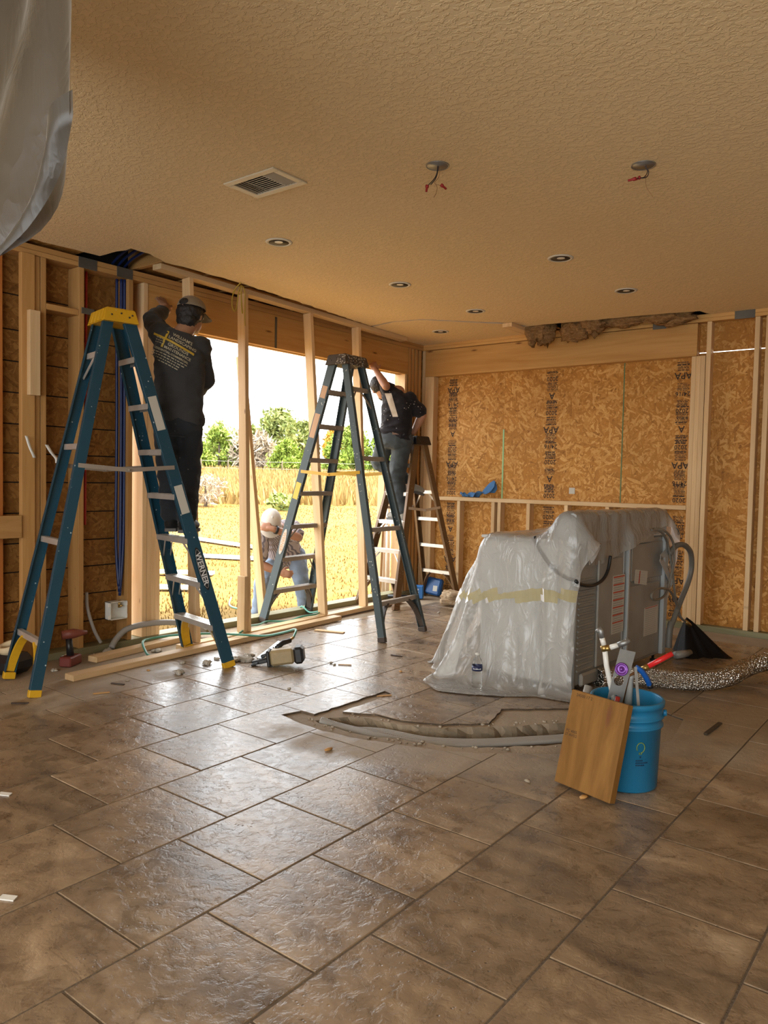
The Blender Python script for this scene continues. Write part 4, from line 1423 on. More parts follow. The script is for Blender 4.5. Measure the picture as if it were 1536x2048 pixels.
# ------------------------------------------------------------------ washer and dryer, backs to the room
def mat_plastic(name, colr, alpha, rough=0.25, bumpy=0.5):
    t = NT(name)
    p = t.pos()
    n = t.noise(t.mapv(p, (9, 9, 4)), 1.6, 5, 0.6, 0.8)
    r1 = t.math('ABSOLUTE', t.math('SUBTRACT', t.noise(t.mapv(p, (7, 7, 3.2), (0.3, 0.2, 0.4)), 1.3, 3, 0.5, 1.5), 0.5))
    ridge = t.math('POWER', t.math('SUBTRACT', 1.0, t.math('MULTIPLY', r1, 2.0), clamp=True), 6.0)
    nb = t.bump(t.math('ADD', t.math('MULTIPLY', n, 0.4), t.math('MULTIPLY', ridge, 0.8)), bumpy, 0.02)
    t.t.nodes.remove(t.b)
    tr = t.n('BsdfTransparent', {'Color': (1, 1, 1)})
    tl = t.n('BsdfTranslucent', {'Color': colr, 'Normal': nb})
    df = t.n('BsdfDiffuse', {'Color': colr, 'Normal': nb})
    gl = t.n('BsdfGlossy', {'Color': (0.9, 0.9, 0.9), 'Roughness': rough, 'Normal': nb})
    m1 = t.n('MixShader', {0: 0.5})
    t.t.links.new(tl.outputs[0], m1.inputs[1])
    t.t.links.new(df.outputs[0], m1.inputs[2])
    m2 = t.n('MixShader', {0: alpha})
    t.t.links.new(tr.outputs[0], m2.inputs[1])
    t.t.links.new(m1.outputs[0], m2.inputs[2])
    fr = t.n('Fresnel', {'IOR': 1.45, 'Normal': nb})
    m3 = t.n('MixShader', {0: fr.outputs[0]})
    t.t.links.new(m2.outputs[0], m3.inputs[1])
    t.t.links.new(gl.outputs[0], m3.inputs[2])
    t.t.links.new(m3.outputs[0], t.out.inputs[0])
    return t.mat


SHEET = mat_plastic('milky_plastic_sheet', (0.82, 0.79, 0.73), 0.50, 0.25, 0.30)
SHEET_GREY = mat_plastic('hanging_plastic', (0.075, 0.060, 0.042), 0.88, 0.40, 0.10)
TAPE_Y = mat_plastic('yellow_tape', (0.72, 0.60, 0.25), 0.6, 0.7, 0.05)
ENAMEL = simple('white_enamel', (0.62, 0.61, 0.58), 0.35)
GREY_STEEL = simple('grey_back_panel', (0.30, 0.29, 0.26), 0.45, 0.2, var=5)
GREY_LIGHT = simple('grey_cabinet', (0.40, 0.42, 0.42), 0.35, 0.2)
BRAID = simple('braided_hose', (0.28, 0.26, 0.22), 0.4, 0.6, bump=(400, 0.6))
DRAIN = simple('drain_hose', (0.13, 0.12, 0.10), 0.5)

AN = Vector((-1.862, 4.215, 0))
AROT = math.radians(-4.0)
AM = Matrix.Translation(AN) @ Matrix.Rotation(AROT, 4, 'Z')
AMI = AM.inverted()


def back_pt(px, py, out=0.0):
    """(y, z) on the appliances' back plane, out metres in front of it"""
    o = AMI @ Vector((0, 0, EYE))
    d = AMI.to_3x3() @ _dir(px, py)
    q = o + d * ((out - o.x) / d.x)
    return q.y, q.z


W = 0.675
dry = thing('dryer', 'grey clothes dryer with louvred back, half under the plastic sheet', 'dryer', AN, AROT)
was = thing('washing_machine', 'grey washing machine with hoses hanging on its back', 'washing machine', AN, AROT)
for root, y0 in ((dry, 0.0), (was, W + 0.012)):
    y1 = y0 + W
    part('cabinet', MB().bx(-0.66, -0.012, y0, y1, 0.045, 0.905, 0.016), ENAMEL, root, local=True)
    part('top_panel', MB().bx(-0.665, -0.0, y0 - 0.002, y1 + 0.002, 0.906, 0.925, 0.006), ENAMEL, root, local=True)
    part('console', MB().prism([(0, 0.926), (-0.155, 0.926), (-0.10, 1.075), (-0.02, 1.09), (0, 1.08)], (0, y0 + 0.008, 0), (1, 0, 0), (0, 0, 1), (0, W - 0.016, 0)), GREY_LIGHT, root, local=True)
    part('back_panel', MB().bx(-0.0115, 0.0, y0 + 0.01, y1 - 0.01, 0.06, 0.9, 0.004), GREY_STEEL, root, local=True)
    for (xx, yy) in ((-0.62, y0 + 0.05), (-0.62, y1 - 0.05), (-0.05, y0 + 0.05), (-0.05, y1 - 0.05)):
        part('foot', MB().lathe([(0.02, 0.001), (0.022, 0.008), (0.01, 0.012), (0.01, 0.044)], (xx, yy, 0), None, 12), BLACK, root, local=True)
# dryer back: rounded corner post, louvres, raised plate, stickers
part('corner_post', MB().tube([(-0.014, 0.022, 0.05), (-0.014, 0.022, 0.90)], 0.024, 16), GREY_LIGHT, dry, local=True)
for k in range(17):
    z = 0.145 + k * 0.034
    part('louvre', MB().box((0.004, 0.155, z), (0.016, 0.20, 0.012), Matrix.Rotation(math.radians(25), 3, 'Y'), 0.003), GREY_STEEL, dry, local=True)
part('raised_plate', MB().bx(0.0005, 0.016, 0.285, 0.62, 0.13, 0.80, 0.008), GREY_STEEL, dry, local=True)
part('lower_vent_cover', MB().bx(0.0005, 0.03, 0.08, 0.30, 0.05, 0.128, 0.012), GREY_STEEL, dry, local=True)


def sticker(root, p0, p1, out, nred, rows, tilt=0.0):
    (ya, za), (yb, zb) = back_pt(*p0, out), back_pt(*p1, out)
    za, zb = max(za, zb), min(za, zb)
    cy, cz = (ya + yb) / 2, (za + zb) / 2
    R = Matrix.Rotation(tilt, 3, 'X')
    w, h = abs(yb - ya), za - zb
    s = part('warning_sticker', MB().box((out + 0.0005, cy, cz), (0.001, w, h), R), STICKER, root, local=True)
    m = MB()
    for k in range(rows):
        z = h / 2 - h * (k + 0.7) / (rows + 0.4)
        m.add([R @ Vector((0.0012, -w * 0.42, z)) + Vector((out, cy, cz)), R @ Vector((0.0012, w * 0.42 * random.uniform(0.5, 1), z)) + Vector((out, cy, cz)),
               R @ Vector((0.0012, w * 0.42 * 0.8, z + h * 0.012)) + Vector((out, cy, cz)), R @ Vector((0.0012, -w * 0.42, z + h * 0.012)) + Vector((out, cy, cz))], [(0, 1, 2, 3)])
    part('fine_print', m, GREY_STEEL, s, local=True, kind='stuff')
    for k in range(nred):
        z = h / 2 - h * (0.03 + 0.13 * k if nred > 2 else 0.03)
        if nred == 2:
            m = MB().box(R @ Vector((0.0014, w * (-0.15 + 0.02 * k), 0)) + Vector((out, cy, cz)), (0.0006, w * 0.05, h * 0.9), R)
        else:
            m = MB().box(R @ Vector((0.0014, 0, z)) + Vector((out, cy, cz)), (0.0006, w * 0.9, h * 0.022), R)
        part('red_print', m, RED_PRINT, s, local=True)


sticker(dry, (1226, 1152), (1246, 1262), 0.0165, 7, 26)
sticker(was, (1270, 1143), (1294, 1166), 0.012, 2, 5, math.radians(-8))
sticker(was, (1289, 1216), (1314, 1264), 0.012, 1, 14)
# washer back plates
part('raised_plate', MB().bx(0.0005, 0.012, W + 0.09, W + 0.60, 0.62, 0.87, 0.006), GREY_STEEL, was, local=True)
part('raised_plate', MB().bx(0.0005, 0.012, W + 0.05, W + 0.56, 0.08, 0.59, 0.006), GREY_STEEL, was, local=True)
part('side_flange', MB().bx(0.0005, 0.03, W + 0.60, W + 0.66, 0.06, 0.9, 0.004), GREY_LIGHT, was, local=True)
part('side_flange', MB().bx(0.0005, 0.025, W + 0.018, W + 0.045, 0.06, 0.9, 0.004), GREY_LIGHT, was, local=True)
part('connector_box', MB().bx(0.0005, 0.045, W + 0.10, W + 0.36, 0.875, 0.93, 0.006), GREY_STEEL, was, local=True)


def back_curve(pts, default=0.04):
    out = []
    for p in pts:
        o = p[2] if len(p) > 2 else default
        y, z = back_pt(p[0], p[1], o)
        out.append((o, y, max(z, 0.02)))
    return out


part('power_cord', MB().tube(spline(back_curve([(1221, 1112), (1216, 1140), (1205, 1160), (1185, 1171), (1165, 1170), (1152, 1163)], 0.035) + [(0.02, -0.010, 0.70), (-0.05, -0.014, 0.71), (-0.15, -0.014, 0.77), (-0.24, -0.014, 0.88), (-0.27, 0.0, 0.936)], 8), 0.010, 10), BLACK, dry, local=True)
part('water_hose', MB().tube(spline(back_curve([(1303, 1060, 0.05), (1320, 1062, 0.07), (1333, 1080, 0.07), (1340, 1110, 0.06), (1346, 1150, 0.06), (1350, 1190, 0.06), (1356, 1215, 0.06), (1362, 1235, 0.07), (1376, 1247, 0.08)]), 8), 0.0085, 8), BRAID, was, local=True)
part('water_hose', MB().tube(spline(back_curve([(1308, 1058, 0.05), (1330, 1062, 0.09), (1346, 1085, 0.09), (1348, 1120, 0.08), (1340, 1160, 0.08), (1330, 1190, 0.09), (1310, 1200, 0.10), (1303, 1190, 0.10), (1318, 1177, 0.10), (1340, 1182, 0.09), (1352, 1206, 0.08), (1356, 1216, 0.08)]), 8), 0.0085, 8), BRAID, was, local=True)
part('hose_coupling', MB().tube(back_curve([(1372, 1243, 0.08), (1380, 1251, 0.08)]), 0.014, 10), BRASS, was, local=True)
pts = back_curve([(1339, 1108, 0.06), (1352, 1092, 0.08), (1368, 1090, 0.10), (1381, 1105, 0.10), (1383, 1135, 0.09), (1376, 1165, 0.08), (1362, 1200, 0.07), (1349, 1235, 0.06), (1340, 1258, 0.05), (1337, 1290, 0.05)])
part('drain_hose', MB().tube(spline(pts, 8), 0.0195, 12), DRAIN, was, local=True)
p, rr = corrugated(back_curve([(1343, 1244, 0.05), (1339, 1262, 0.05), (1337, 1295, 0.05)]), 0.023, 0.012)
part('hose_sleeve', MB().tube(p, rr, 12), DRAIN, was, local=True)
part('hose_bracket', MB().beam(*back_curve([(1321, 1116, 0.045), (1345, 1168, 0.045)]), 0.004, 0.05, (1, 0, 0), 0.001).beam(*back_curve([(1321, 1116, 0.045), (1338, 1098, 0.045)]), 0.004, 0.05, (1, 0, 0), 0.001), GREY_LIGHT, was, local=True)

# ------------------------------------------------------------------ plastic sheet, draped by a small cloth solver in the appliances' frame
def drape(nx, ny, fx, steps, boxes, iters=7):
    P = np.zeros((ny, nx, 3))
    for j in range(ny):
        for i in range(nx):
            P[j, i] = fx(i / (nx - 1), j / (ny - 1))
    P += np.random.uniform(-0.004, 0.004, P.shape)
    rest = []
    groups = []
    for (dj, di, stiff) in ((0, 1, 1.0), (1, 0, 1.0), (1, 1, 0.25), (1, -1, 0.25), (0, 2, 0.03), (2, 0, 0.03)):
        for par in (0, 1):
            ja, jb = np.meshgrid(np.arange(ny), np.arange(nx), indexing='ij')
            ok = (ja + dj < ny) & (jb + di < nx) & (jb + di >= 0)
            key = (jb // max(1, abs(di))) if di != 0 and dj == 0 else ja // max(1, dj)
            ok &= (key % 2 == par)
            a = (ja * nx + jb)[ok]
            b = ((ja + dj) * nx + jb + di)[ok]
            groups.append((a, b, stiff))
    X = P.reshape(-1, 3)
    L0 = [np.linalg.norm(X[a] - X[b], axis=1) for a, b, s in groups]
    V = np.zeros_like(X)
    dt = 1 / 60.0
    for st in range(steps):
        V *= 0.965
        V[:, 2] -= 9.8 * dt
        Q = X + V * dt
        for it in range(iters):
            for (a, b, s), l in zip(groups, L0):
                d = Q[b] - Q[a]
                n = np.linalg.norm(d, axis=1) + 1e-9
                c = (0.5 * s * (n - l) / n)[:, None] * d
                Q[a] += c
                Q[b] -= c
            for (lo, hi) in boxes:
                lo_, hi_ = lo - 0.006, hi + 0.006
                m = np.all((Q > lo_) & (Q < hi_), axis=1)
                if m.any():
                    q = Q[m]
                    pen = np.stack([q[:, 0] - lo_[0], hi_[0] - q[:, 0], q[:, 1] - lo_[1], hi_[1] - q[:, 1], hi_[2] - q[:, 2]], 1)
                    k = pen.argmin(1)
                    r = np.arange(len(q))
                    q[r[k == 0], 0] = lo_[0]
                    q[r[k == 1], 0] = hi_[0]
                    q[r[k == 2], 1] = lo_[1]
                    q[r[k == 3], 1] = hi_[1]
                    q[r[k == 4], 2] = hi_[2]
                    # friction
                    xo = X[m]
                    Q[m] = q * 0.6 + np.where(np.abs(q - xo) < 0.03, xo * 0.4 + 0 * q, q * 0.4)
                    q2 = Q[m]
                    tp = r[k == 4]
                    q2[tp, 2] = hi_[2]
                    q2[tp, :2] = q2[tp, :2] * 0.1 + xo[tp, :2] * 0.9
                    Q[m] = q2
            fl = Q[:, 2] < 0.006
            Q[fl, 2] = 0.006
            Q[fl, :2] = Q[fl, :2] * 0.92 + X[fl, :2] * 0.08
        V = (Q - X) / dt
        sp = np.linalg.norm(V, axis=1)
        V *= np.minimum(1, 4.0 / (sp + 1e-9))[:, None]
        X = Q
    return X.reshape(ny, nx, 3)


def fsheet(u, v):
    y = -0.875 + v * 2.90
    k = min(1.0, max(0.0, (y + 0.10) / 0.2))
    x1 = -0.03 + k * (0.33 - 0.19 * max(0.0, y - 0.3))
    x0 = -1.60 + (0.70 * min(1.0, -y / 0.875) if y < 0 else 0.0)
    x = x0 + u * (x1 - x0)
    w = 0.014 * math.sin(x * 21 + 3 * math.sin(y * 5)) + 0.012 * math.sin(y * 26 + x * 7)
    return (x, y, 1.115 + w)


boxes = [(np.array((-0.665, -0.026, -1.0)), np.array((0.0, 1.362, 0.925))), (np.array((-0.14, -0.026, -1.0)), np.array((0.0, 1.362, 1.085))),
         (np.array((0.0, 0.69, -1.0)), np.array((0.045, 1.35, 0.92))), (np.array((-0.76, -0.03, -1.0)), np.array((-0.6, 1.30, 0.66))),
         (np.array((-0.86, -0.04, -1.0)), np.array((-0.6, 1.30, 0.40))), (np.array((-0.95, -0.05, -1.0)), np.array((-0.6, 1.30, 0.15)))]
NXS, NYS = 60, 92
C = drape(NXS, NYS, fsheet, 200, boxes, 14)
# sharp creases pressed into the film
for j in range(NYS):
    for i in range(NXS):
        q = Vector(C[j, i])
        a = mnoise.noise(Vector((q.x * 5.5 + q.z * 2.2, q.y * 5.5, q.z * 0.9)))
        b_ = mnoise.noise(Vector((q.x * 10 - q.z * 5, q.y * 10 + 3, q.z * 1.6)))
        k = 0.015 * (1 - 2.5 * abs(a)) + 0.006 * (1 - 3 * abs(b_))
        if q.y < 0.02:
            C[j, i, 1] -= max(0.0, k) if q.z > 0.05 else 0
        if q.x > 0.0:
            C[j, i, 0] += max(0.0, k)
        if q.z > 0.90:
            C[j, i, 2] += max(0.0, k) * 0.8
ps = thing('plastic_sheet', 'milky plastic dust sheet draped over the washer and dryer', 'plastic sheet', AN, AROT)
m = MB()
m.add([tuple(p) for p in C.reshape(-1, 3)], [(j * NXS + i, j * NXS + i + 1, (j + 1) * NXS + i + 1, (j + 1) * NXS + i) for j in range(NYS - 1) for i in range(NXS - 1)], smooth=True)
so = part('sheet', m, SHEET, ps, local=True)
sb = so.modifiers.new('smooth', 'SUBSURF')
sb.levels = sb.render_levels = 1
# strip of yellow tape stuck across the near side
m = MB()
fs = []
for j in range(NYS - 1):
    for i in range(NXS - 1):
        q = (C[j, i] + C[j + 1, i + 1]) / 2
        zt = 0.60 + 0.12 * (q[0] + 0.1)
        if q[1] < 0.12 and abs(q[2] - zt) < 0.030 and q[0] < 0.03:
            fs.append((j, i))
vs = []
for (j, i) in fs:
    o = len(vs)
    for (a, b) in ((j, i), (j, i + 1), (j + 1, i + 1), (j + 1, i)):
        p = C[a, b].copy()
        p[1] -= 0.006
        vs.append(tuple(p))
    m.add(vs[o:], [(0, 1, 2, 3)], smooth=True)
if fs:
    part('tape_strip', m, TAPE_Y, ps, local=True, label='yellow tape strip across the sheet')

# ------------------------------------------------------------------ plastic curtain hanging by the camera
cu = thing('plastic_curtain', 'grey translucent plastic curtain hanging from the ceiling, close by', 'plastic sheet', (-1.9, 0.9, 1.6))
edge = [(2.739, -1.525), (2.40, -1.528), (2.266, -1.530), (2.12, -1.545), (2.03, -1.545), (1.93, -1.62), (1.82, -1.745), (1.73, -1.885), (1.62, -2.02), (1.50, -2.2), (1.40, -2.42)]


def edge_x(z):
    for (za, xa), (zb, xb) in zip(edge[:-1], edge[1:]):
        if zb <= z <= za:
            k = (za - z) / (za - zb)
            return xa + (xb - xa) * k
    return edge[-1][1]


def curtain(u, v):
    z = 2.739 - v * 1.339
    xr = edge_x(z)
    x = -2.60 + u * (xr + 2.60)
    y = 0.90 + 0.03 * math.sin(x * 9 + z * 2.0) + 0.02 * math.sin(x * 23 - z * 5) + 0.02 * mnoise.noise(Vector((x * 4, z * 3, 1))) - 0.06 * max(0, (0.5 - abs(u - 0.9))) * v
    return Vector((x, y, z))


part('sheet', MB().grid(curtain, 46, 60), SHEET_GREY, cu)


def flap(u, v):
    z = 2.08 - v * 0.42
    xr = edge_x(z)
    w = 0.10 + 0.10 * v
    x = xr - w * u + 0.004
    y = 0.875 - 0.02 * math.sin(math.pi * u) + 0.03 * math.sin(xr * 9 + z * 2.0) - 0.01 * v
    return Vector((x, y, z - 0.05 * u))


part('folded_hem', MB().grid(flap, 10, 26), SHEET_GREY, cu)
q = on_y(0, 95, 0.86)
part('black_tape', MB().box((q.x - 0.012, 0.85, q.z), (0.045, 0.002, 0.09), Matrix.Rotation(0.2, 3, 'Y')), BLACK, cu)

# ------------------------------------------------------------------ bucket, its contents, the plank against it
BC = Vector((-1.15, 3.185, 0))
BUCKET = simple('blue_bucket_plastic', (0.012, 0.17, 0.33), 0.35, bump=(12, 0.03))
bk = thing('bucket', 'bright blue plastic bucket full of pipe offcuts and tools', 'bucket', BC)
prof = [(0.0, 0.0), (0.126, 0.0), (0.132, 0.006), (0.1405, 0.262), (0.149, 0.264), (0.149, 0.270), (0.142, 0.272), (0.1425, 0.298), (0.151, 0.300), (0.151, 0.306), (0.1435, 0.308), (0.1445, 0.345), (0.152, 0.347), (0.153, 0.365), (0.150, 0.370),
        (0.1405, 0.370), (0.139, 0.366), (0.127, 0.010), (0.0, 0.008)]
part('pail', MB().lathe(prof, BC, None, 48), BUCKET, bk)
vd = Vector((0.34, -0.94, 0)).normalized()
hd = Vector((0.94, 0.34, 0))
YPRINT = simple('olive_print', (0.16, 0.24, 0.06), 0.5)
DPRINT = simple('dark_print', (0.006, 0.03, 0.07), 0.5)


def on_bucket(s, z, out=0.0012):
    r = 0.132 + (0.1405 - 0.132) * (z - 0.006) / 0.256 + out
    a = s / r
    return BC + (vd * math.cos(a) + hd * math.sin(a)) * r + Vector((0, 0, z))


m = MB()
bulb = [(0.062 + 0.017 * math.cos(a), 0.195 + 0.021 * math.sin(a)) for a in [math.radians(-62 + 304 * i / 20 - 28) for i in range(21)]]
m.tube([on_bucket(*q) for q in bulb], 0.0022, 5)
m.tube([on_bucket(0.057, 0.176), on_bucket(0.055, 0.168), on_bucket(0.066, 0.168), on_bucket(0.066, 0.176)], 0.002, 5)
part('bulb_emblem', m, YPRINT, bk)
m = MB()
for k, (w0, w1) in enumerate(((0.042, 0.068), (0.042, 0.090), (0.042, 0.078))):
    x = w0
    while x < w1:
        z = 0.138 - k * 0.010
        m.add([on_bucket(x, z), on_bucket(x + 0.006, z), on_bucket(x + 0.006, z + 0.006), on_bucket(x, z + 0.006)], [(0, 1, 2, 3)])
        x += 0.0078
m.add([on_bucket(0.058, 0.152), on_bucket(0.064, 0.152), on_bucket(0.064, 0.160), on_bucket(0.058, 0.160)], [(0, 1, 2, 3)])
part('small_print', m, DPRINT, bk, kind='stuff')
for sgn in (-1, 1):
    part('handle_ear', MB().tube([BC + hd * sgn * 0.146 + Vector((0, 0, 0.315)), BC + hd * sgn * 0.160 + Vector((0, 0, 0.315))], 0.014, 10), BUCKET, bk)
hp = [BC + hd * 0.158 * math.cos(a) + vd * (-0.150) * math.sin(a) * 1.02 + Vector((0, 0, 0.315 - 0.11 * math.sin(a))) for a in [math.pi * i / 16 for i in range(17)]]
part('wire_handle', MB().tube(hp, 0.0022, 6), STEEL, bk)

# contents: things of their own
def B(px, py, depth=0.0):
    """point on the vertical plane through the bucket axis that faces the camera, moved back by depth"""
    n = Vector((BC.x, BC.y, 0)).normalized()
    d = _dir(px, py)
    t = (BC.dot(n) + depth) / d.dot(n)
    return Vector((0, 0, EYE)) + d * t


vp = thing('valve_pipe', 'white plastic pipe with two brass shut-off valves standing in the bucket', 'pipe', B(1222, 1420, 0.05))
base = BC + Vector((0.0, 0.06, 0.012))
part('riser', MB().tube([base, B(1213, 1330, 0.05), B(1209, 1292, 0.05)], 0.0115, 12), WHITE_PVC, vp)
part('riser_top', MB().tube([B(1208, 1290, 0.05), B(1204, 1275, 0.05)], 0.0115, 12), WHITE_PVC, vp)
part('tee', MB().tube([B(1210, 1302, 0.05), B(1207, 1291, 0.05)], 0.0145, 12).tube([B(1210, 1298, 0.05), B(1220, 1295, 0.05)], 0.013, 12), BRASS, vp)
part('branch', MB().tube([B(1220, 1295, 0.05), B(1236, 1290, 0.05)], 0.0115, 12), WHITE_PVC, vp)
part('valve', MB().tube([B(1236, 1290, 0.05), B(1248, 1286, 0.05), B(1260, 1281, 0.05)], [0.012, 0.014, 0.010], 10).tube([B(1252, 1288, 0.05), B(1254, 1276, 0.05)], [0.012, 0.006], 8), STEEL, vp)
part('valve', MB().tube([B(1204, 1276, 0.05), B(1202, 1262, 0.05), B(1198, 1256, 0.05)], [0.012, 0.014, 0.011], 10).tube([B(1201, 1258, 0.05), B(1193, 1264, 0.05)], [0.011, 0.009], 8), STEEL, vp)

# galvanised bracket with round holes
u0, v0 = B(1226, 1413, 0.0), B(1252, 1300, 0.02)
vv = (v0 - u0)
L = vv.length
vv.normalize()
uu = Vector((0.80, 0.58, 0.0))
uu = (uu - vv * uu.dot(vv)).normalized()
nn = uu.cross(vv)
outer = [(-0.032, -0.08), (0.032, -0.08), (0.036, L * 0.4), (0.042, L), (-0.026, L), (-0.03, L * 0.4)]
pb = plate_mb(outer, [circ((0, L * 0.12), 0.022, 18), circ((0.0, L * 0.46), 0.022, 18), [(-0.02, -0.06), (0.02, -0.06), (0.018, -0.03), (-0.018, -0.03)]], -0.001, 0.001)
mt = MB()
mt.add([u0 + uu * p[0] + vv * p[1] + nn * p[2] for p in pb.v], pb.f)
solo('steel_bracket', mt, STEEL, 'galvanised steel bracket with round holes standing in the bucket', 'bracket')
PURPLE = simple('purple_disc', (0.13, 0.025, 0.22), 0.25, 0.3)
dc = u0 + vv * L * 0.66 - nn * 0.0
nd = (Vector((0, 0, EYE)) - dc).normalized()
Rd = nd.to_track_quat('Z', 'Y').to_matrix()
solo('purple_spool', MB().lathe([(0.0, 0.006), (0.026, 0.006), (0.028, 0.008), (0.028, 0.012), (0.022, 0.013), (0.020, 0.011), (0.008, 0.011), (0.006, 0.014), (0.0, 0.014)], dc, Rd, 24), PURPLE, 'purple disc hung on the steel bracket', 'disc')
rp = thing('red_tipped_pipe', 'old copper pipe with a bright red tube on its end, poking out of the bucket', 'pipe', BC + Vector((-0.09, 0.03, 0.012)))
q0, q1, q2 = BC + Vector((-0.09, 0.03, 0.015)), B(1290, 1336, 0.10), B(1345, 1307, 0.12)
part('copper_pipe', MB().tube([q0, B(1256, 1352, 0.07), q1], 0.008, 10), COPPER, rp)
part('fitting', MB().tube([q1.lerp(q2, -0.1), q1.lerp(q2, 0.12)], 0.0125, 10), BRASS, rp)
part('red_tube', MB().tube([q1.lerp(q2, 0.12), q2], 0.0115, 12), simple('bright_red_tube', (0.62, 0.02, 0.02), 0.25), rp)
cl = thing('hand_saw', 'thin-bladed hand saw with a blue grip hooked over the bucket rim', 'saw', B(1280, 1400, 0.02))
BLUE_GRIP = simple('blue_grip', (0.01, 0.09, 0.36), 0.35)
part('grip', MB().tube(spline([B(1272, 1335, 0.03), B(1283, 1342, 0.04), B(1294, 1358, 0.06), B(1299, 1370, 0.08)], 5), 0.012, 10), BLUE_GRIP, cl)
part('ferrule', MB().tube([B(1299, 1369, 0.08), B(1301, 1376, 0.08)], 0.013, 10), BLACK, cl)
part('blade', MB().beam(B(1271, 1334, 0.02), B(1277, 1412, -0.02), 0.012, 0.0015, (0.8, 0.6, 0)), STEEL, cl)
solo('pvc_pipe', MB().lathe([(0.020, 0.012), (0.020, 0.425), (0.0235, 0.427), (0.0235, 0.455), (0.019, 0.455), (0.019, 0.44), (0.0, 0.44)], BC + Vector((-0.03, 0.09, 0)), None, 18), WHITE_PVC, 'short white plastic pipe standing upright in the bucket', 'pipe')
solo('grey_tube', MB().tube([B(1163, 1425, -0.16 + 0.27), B(1177, 1372, 0.16)], 0.018, 14), GREY_PVC, 'pale grey tube leaning behind the bucket and plank', 'pipe')
solo('red_handle_tool', MB().tube([BC + Vector((0.02, 0.02, 0.02)), B(1232, 1412, -0.005), B(1236, 1394, -0.01)], [0.004, 0.012, 0.010], 10), RED_PEX, 'red-handled tool down inside the bucket', 'tool')

pk = thing('plank_offcut', 'square timber offcut leaning against the blue bucket', 'lumber', (-1.235, 2.925, 0))
b0, b1 = Vector((-1.369, 2.962, 0.0)), Vector((-1.100, 2.893, 0.0))
ww = (b1 - b0)
bw = ww.length
ww.normalize()
back = Vector((-ww.y, ww.x, 0))
upv = (Vector((0, 0, 1)) * math.cos(math.radians(15)) + back * math.sin(math.radians(15)))
nrm = ww.cross(upv)
thk = 0.038
cc = (b0 + b1) / 2 + upv * 0.195 - nrm * thk / 2 + Vector((0, 0, 0.0125))
Rb = Matrix((ww, upv, nrm)).transposed()
part('board', MB().box(cc, (bw, 0.39, thk), Rb, 0.002), BOARD, pk)
st_o = cc + nrm * (thk / 2 + 0.0008)
t = text_mb('PC 4005\n27 AVO2', 0.016, st_o - ww * 0.10 + upv * 0.02, ww, upv, nrm, 0.0)
part('ink_stamp', t, INK, pk)
t = text_mb('24500 17 2', 0.018, st_o - ww * 0.07 + upv * 0.172, ww, upv, nrm, 0.0)
part('ink_stamp', t, INK, pk)

# ------------------------------------------------------------------ foil duct
def mat_foil():
    t = NT('crinkled_foil')
    o = t.pos()
    n = t.n('TexVoronoi', {'Vector': o, 'Scale': 95.0}).outputs['Distance']
    n2 = t.noise(o, 60, 3)
    t.bs(color=(0.62, 0.58, 0.52), metal=1.0, rough=0.28, normal=t.bump(t.math('ADD', n, n2), 0.8, 0.02))
    return t.mat


FOIL = mat_foil()
y_, z_ = back_pt(1195, 1352, 0.03)
p, rr = corrugated([AM @ Vector((0.04, y_ - 0.02, 0.075)), (-1.72, 4.67, 0.068), (-1.58, 4.76, 0.066), (-1.40, 4.81, 0.066), (-1.26, 4.93, 0.070), (-1.19, 5.10, 0.078), (-1.165, 5.30, 0.088), (-1.12, 5.47, 0.098), (-1.08, 5.56, 0.102)], 0.057, 0.016, 16, 0.07)
fd = solo('foil_duct', MB().tube(p, rr, 20, caps=False), FOIL, 'crinkled silver foil dryer duct snaking over the floor', 'duct')

# ------------------------------------------------------------------ black plastic heap by the washer, bottle, stick
BLACK_CLOTH = simple('black_plastic_sheet', (0.006, 0.005, 0.005), 0.6, spec=0.15)
hb = Vector((-1.62, 5.92, 0))


def heap(u, v):
    a = u * 2 * math.pi
    r = (1 - v) ** 0.8 * (0.17 + 0.05 * math.sin(3 * a + 0.7) + 0.03 * math.sin(7 * a))
    z = 0.004 + 0.26 * v ** 1.3
    return hb + Vector((r * math.cos(a) * 1.0 - 0.10 * v, r * math.sin(a) * 0.8 + 0.05 * v, z + 0.012 * math.sin(9 * a) * v * (1 - v)))


solo('black_plastic_heap', MB().grid(heap, 30, 14, closed_u=True), BLACK_CLOTH, 'crumpled black plastic heaped on the floor beside the washer', 'plastic heap')
solo('steel_offcut', MB().tube([(-1.70, 5.66, 0.03), (-1.64, 5.80, 0.03)], 0.028, 12), GREY_STEEL, 'grey metal pipe end lying beside the washer', 'pipe')


def mat_glass(name, colr, rough=0.05):
    t = NT(name)
    t.bs(color=colr, rough=rough, trans=1.0, ior=1.2)
    return t.mat


PET = mat_glass('clear_bottle', (0.93, 0.95, 0.95))
wbt = thing('water_bottle', 'clear plastic water bottle with a dark blue label on the tiles', 'bottle', (-2.38, 4.01, 0))
c = Vector((-2.38, 4.01, 0.001))
pr = [(0.0, 0.004), (0.018, 0.0), (0.030, 0.002), (0.0325, 0.012)]
for k in range(6):
    pr += [(0.0325, 0.022 + k * 0.014), (0.0305, 0.029 + k * 0.014)]
pr += [(0.0325, 0.108), (0.0320, 0.145), (0.031, 0.155), (0.024, 0.178), (0.0135, 0.195), (0.0125, 0.205), (0.0, 0.205)]
part('bottle_body', MB().lathe(pr, c, None, 28), PET, wbt)
part('label_band', MB().ring([(0.0331, 0.112), (0.0329, 0.143), (0.0325, 0.143), (0.0325, 0.112)], c, None, 28), simple('navy_label', (0.01, 0.018, 0.075), 0.4), wbt)
part('cap', MB().lathe([(0.0145, 0.206), (0.0145, 0.217), (0.0, 0.218)], c, None, 20), WHITE_PVC, wbt)
lv = Vector((0.51, -0.86, 0))
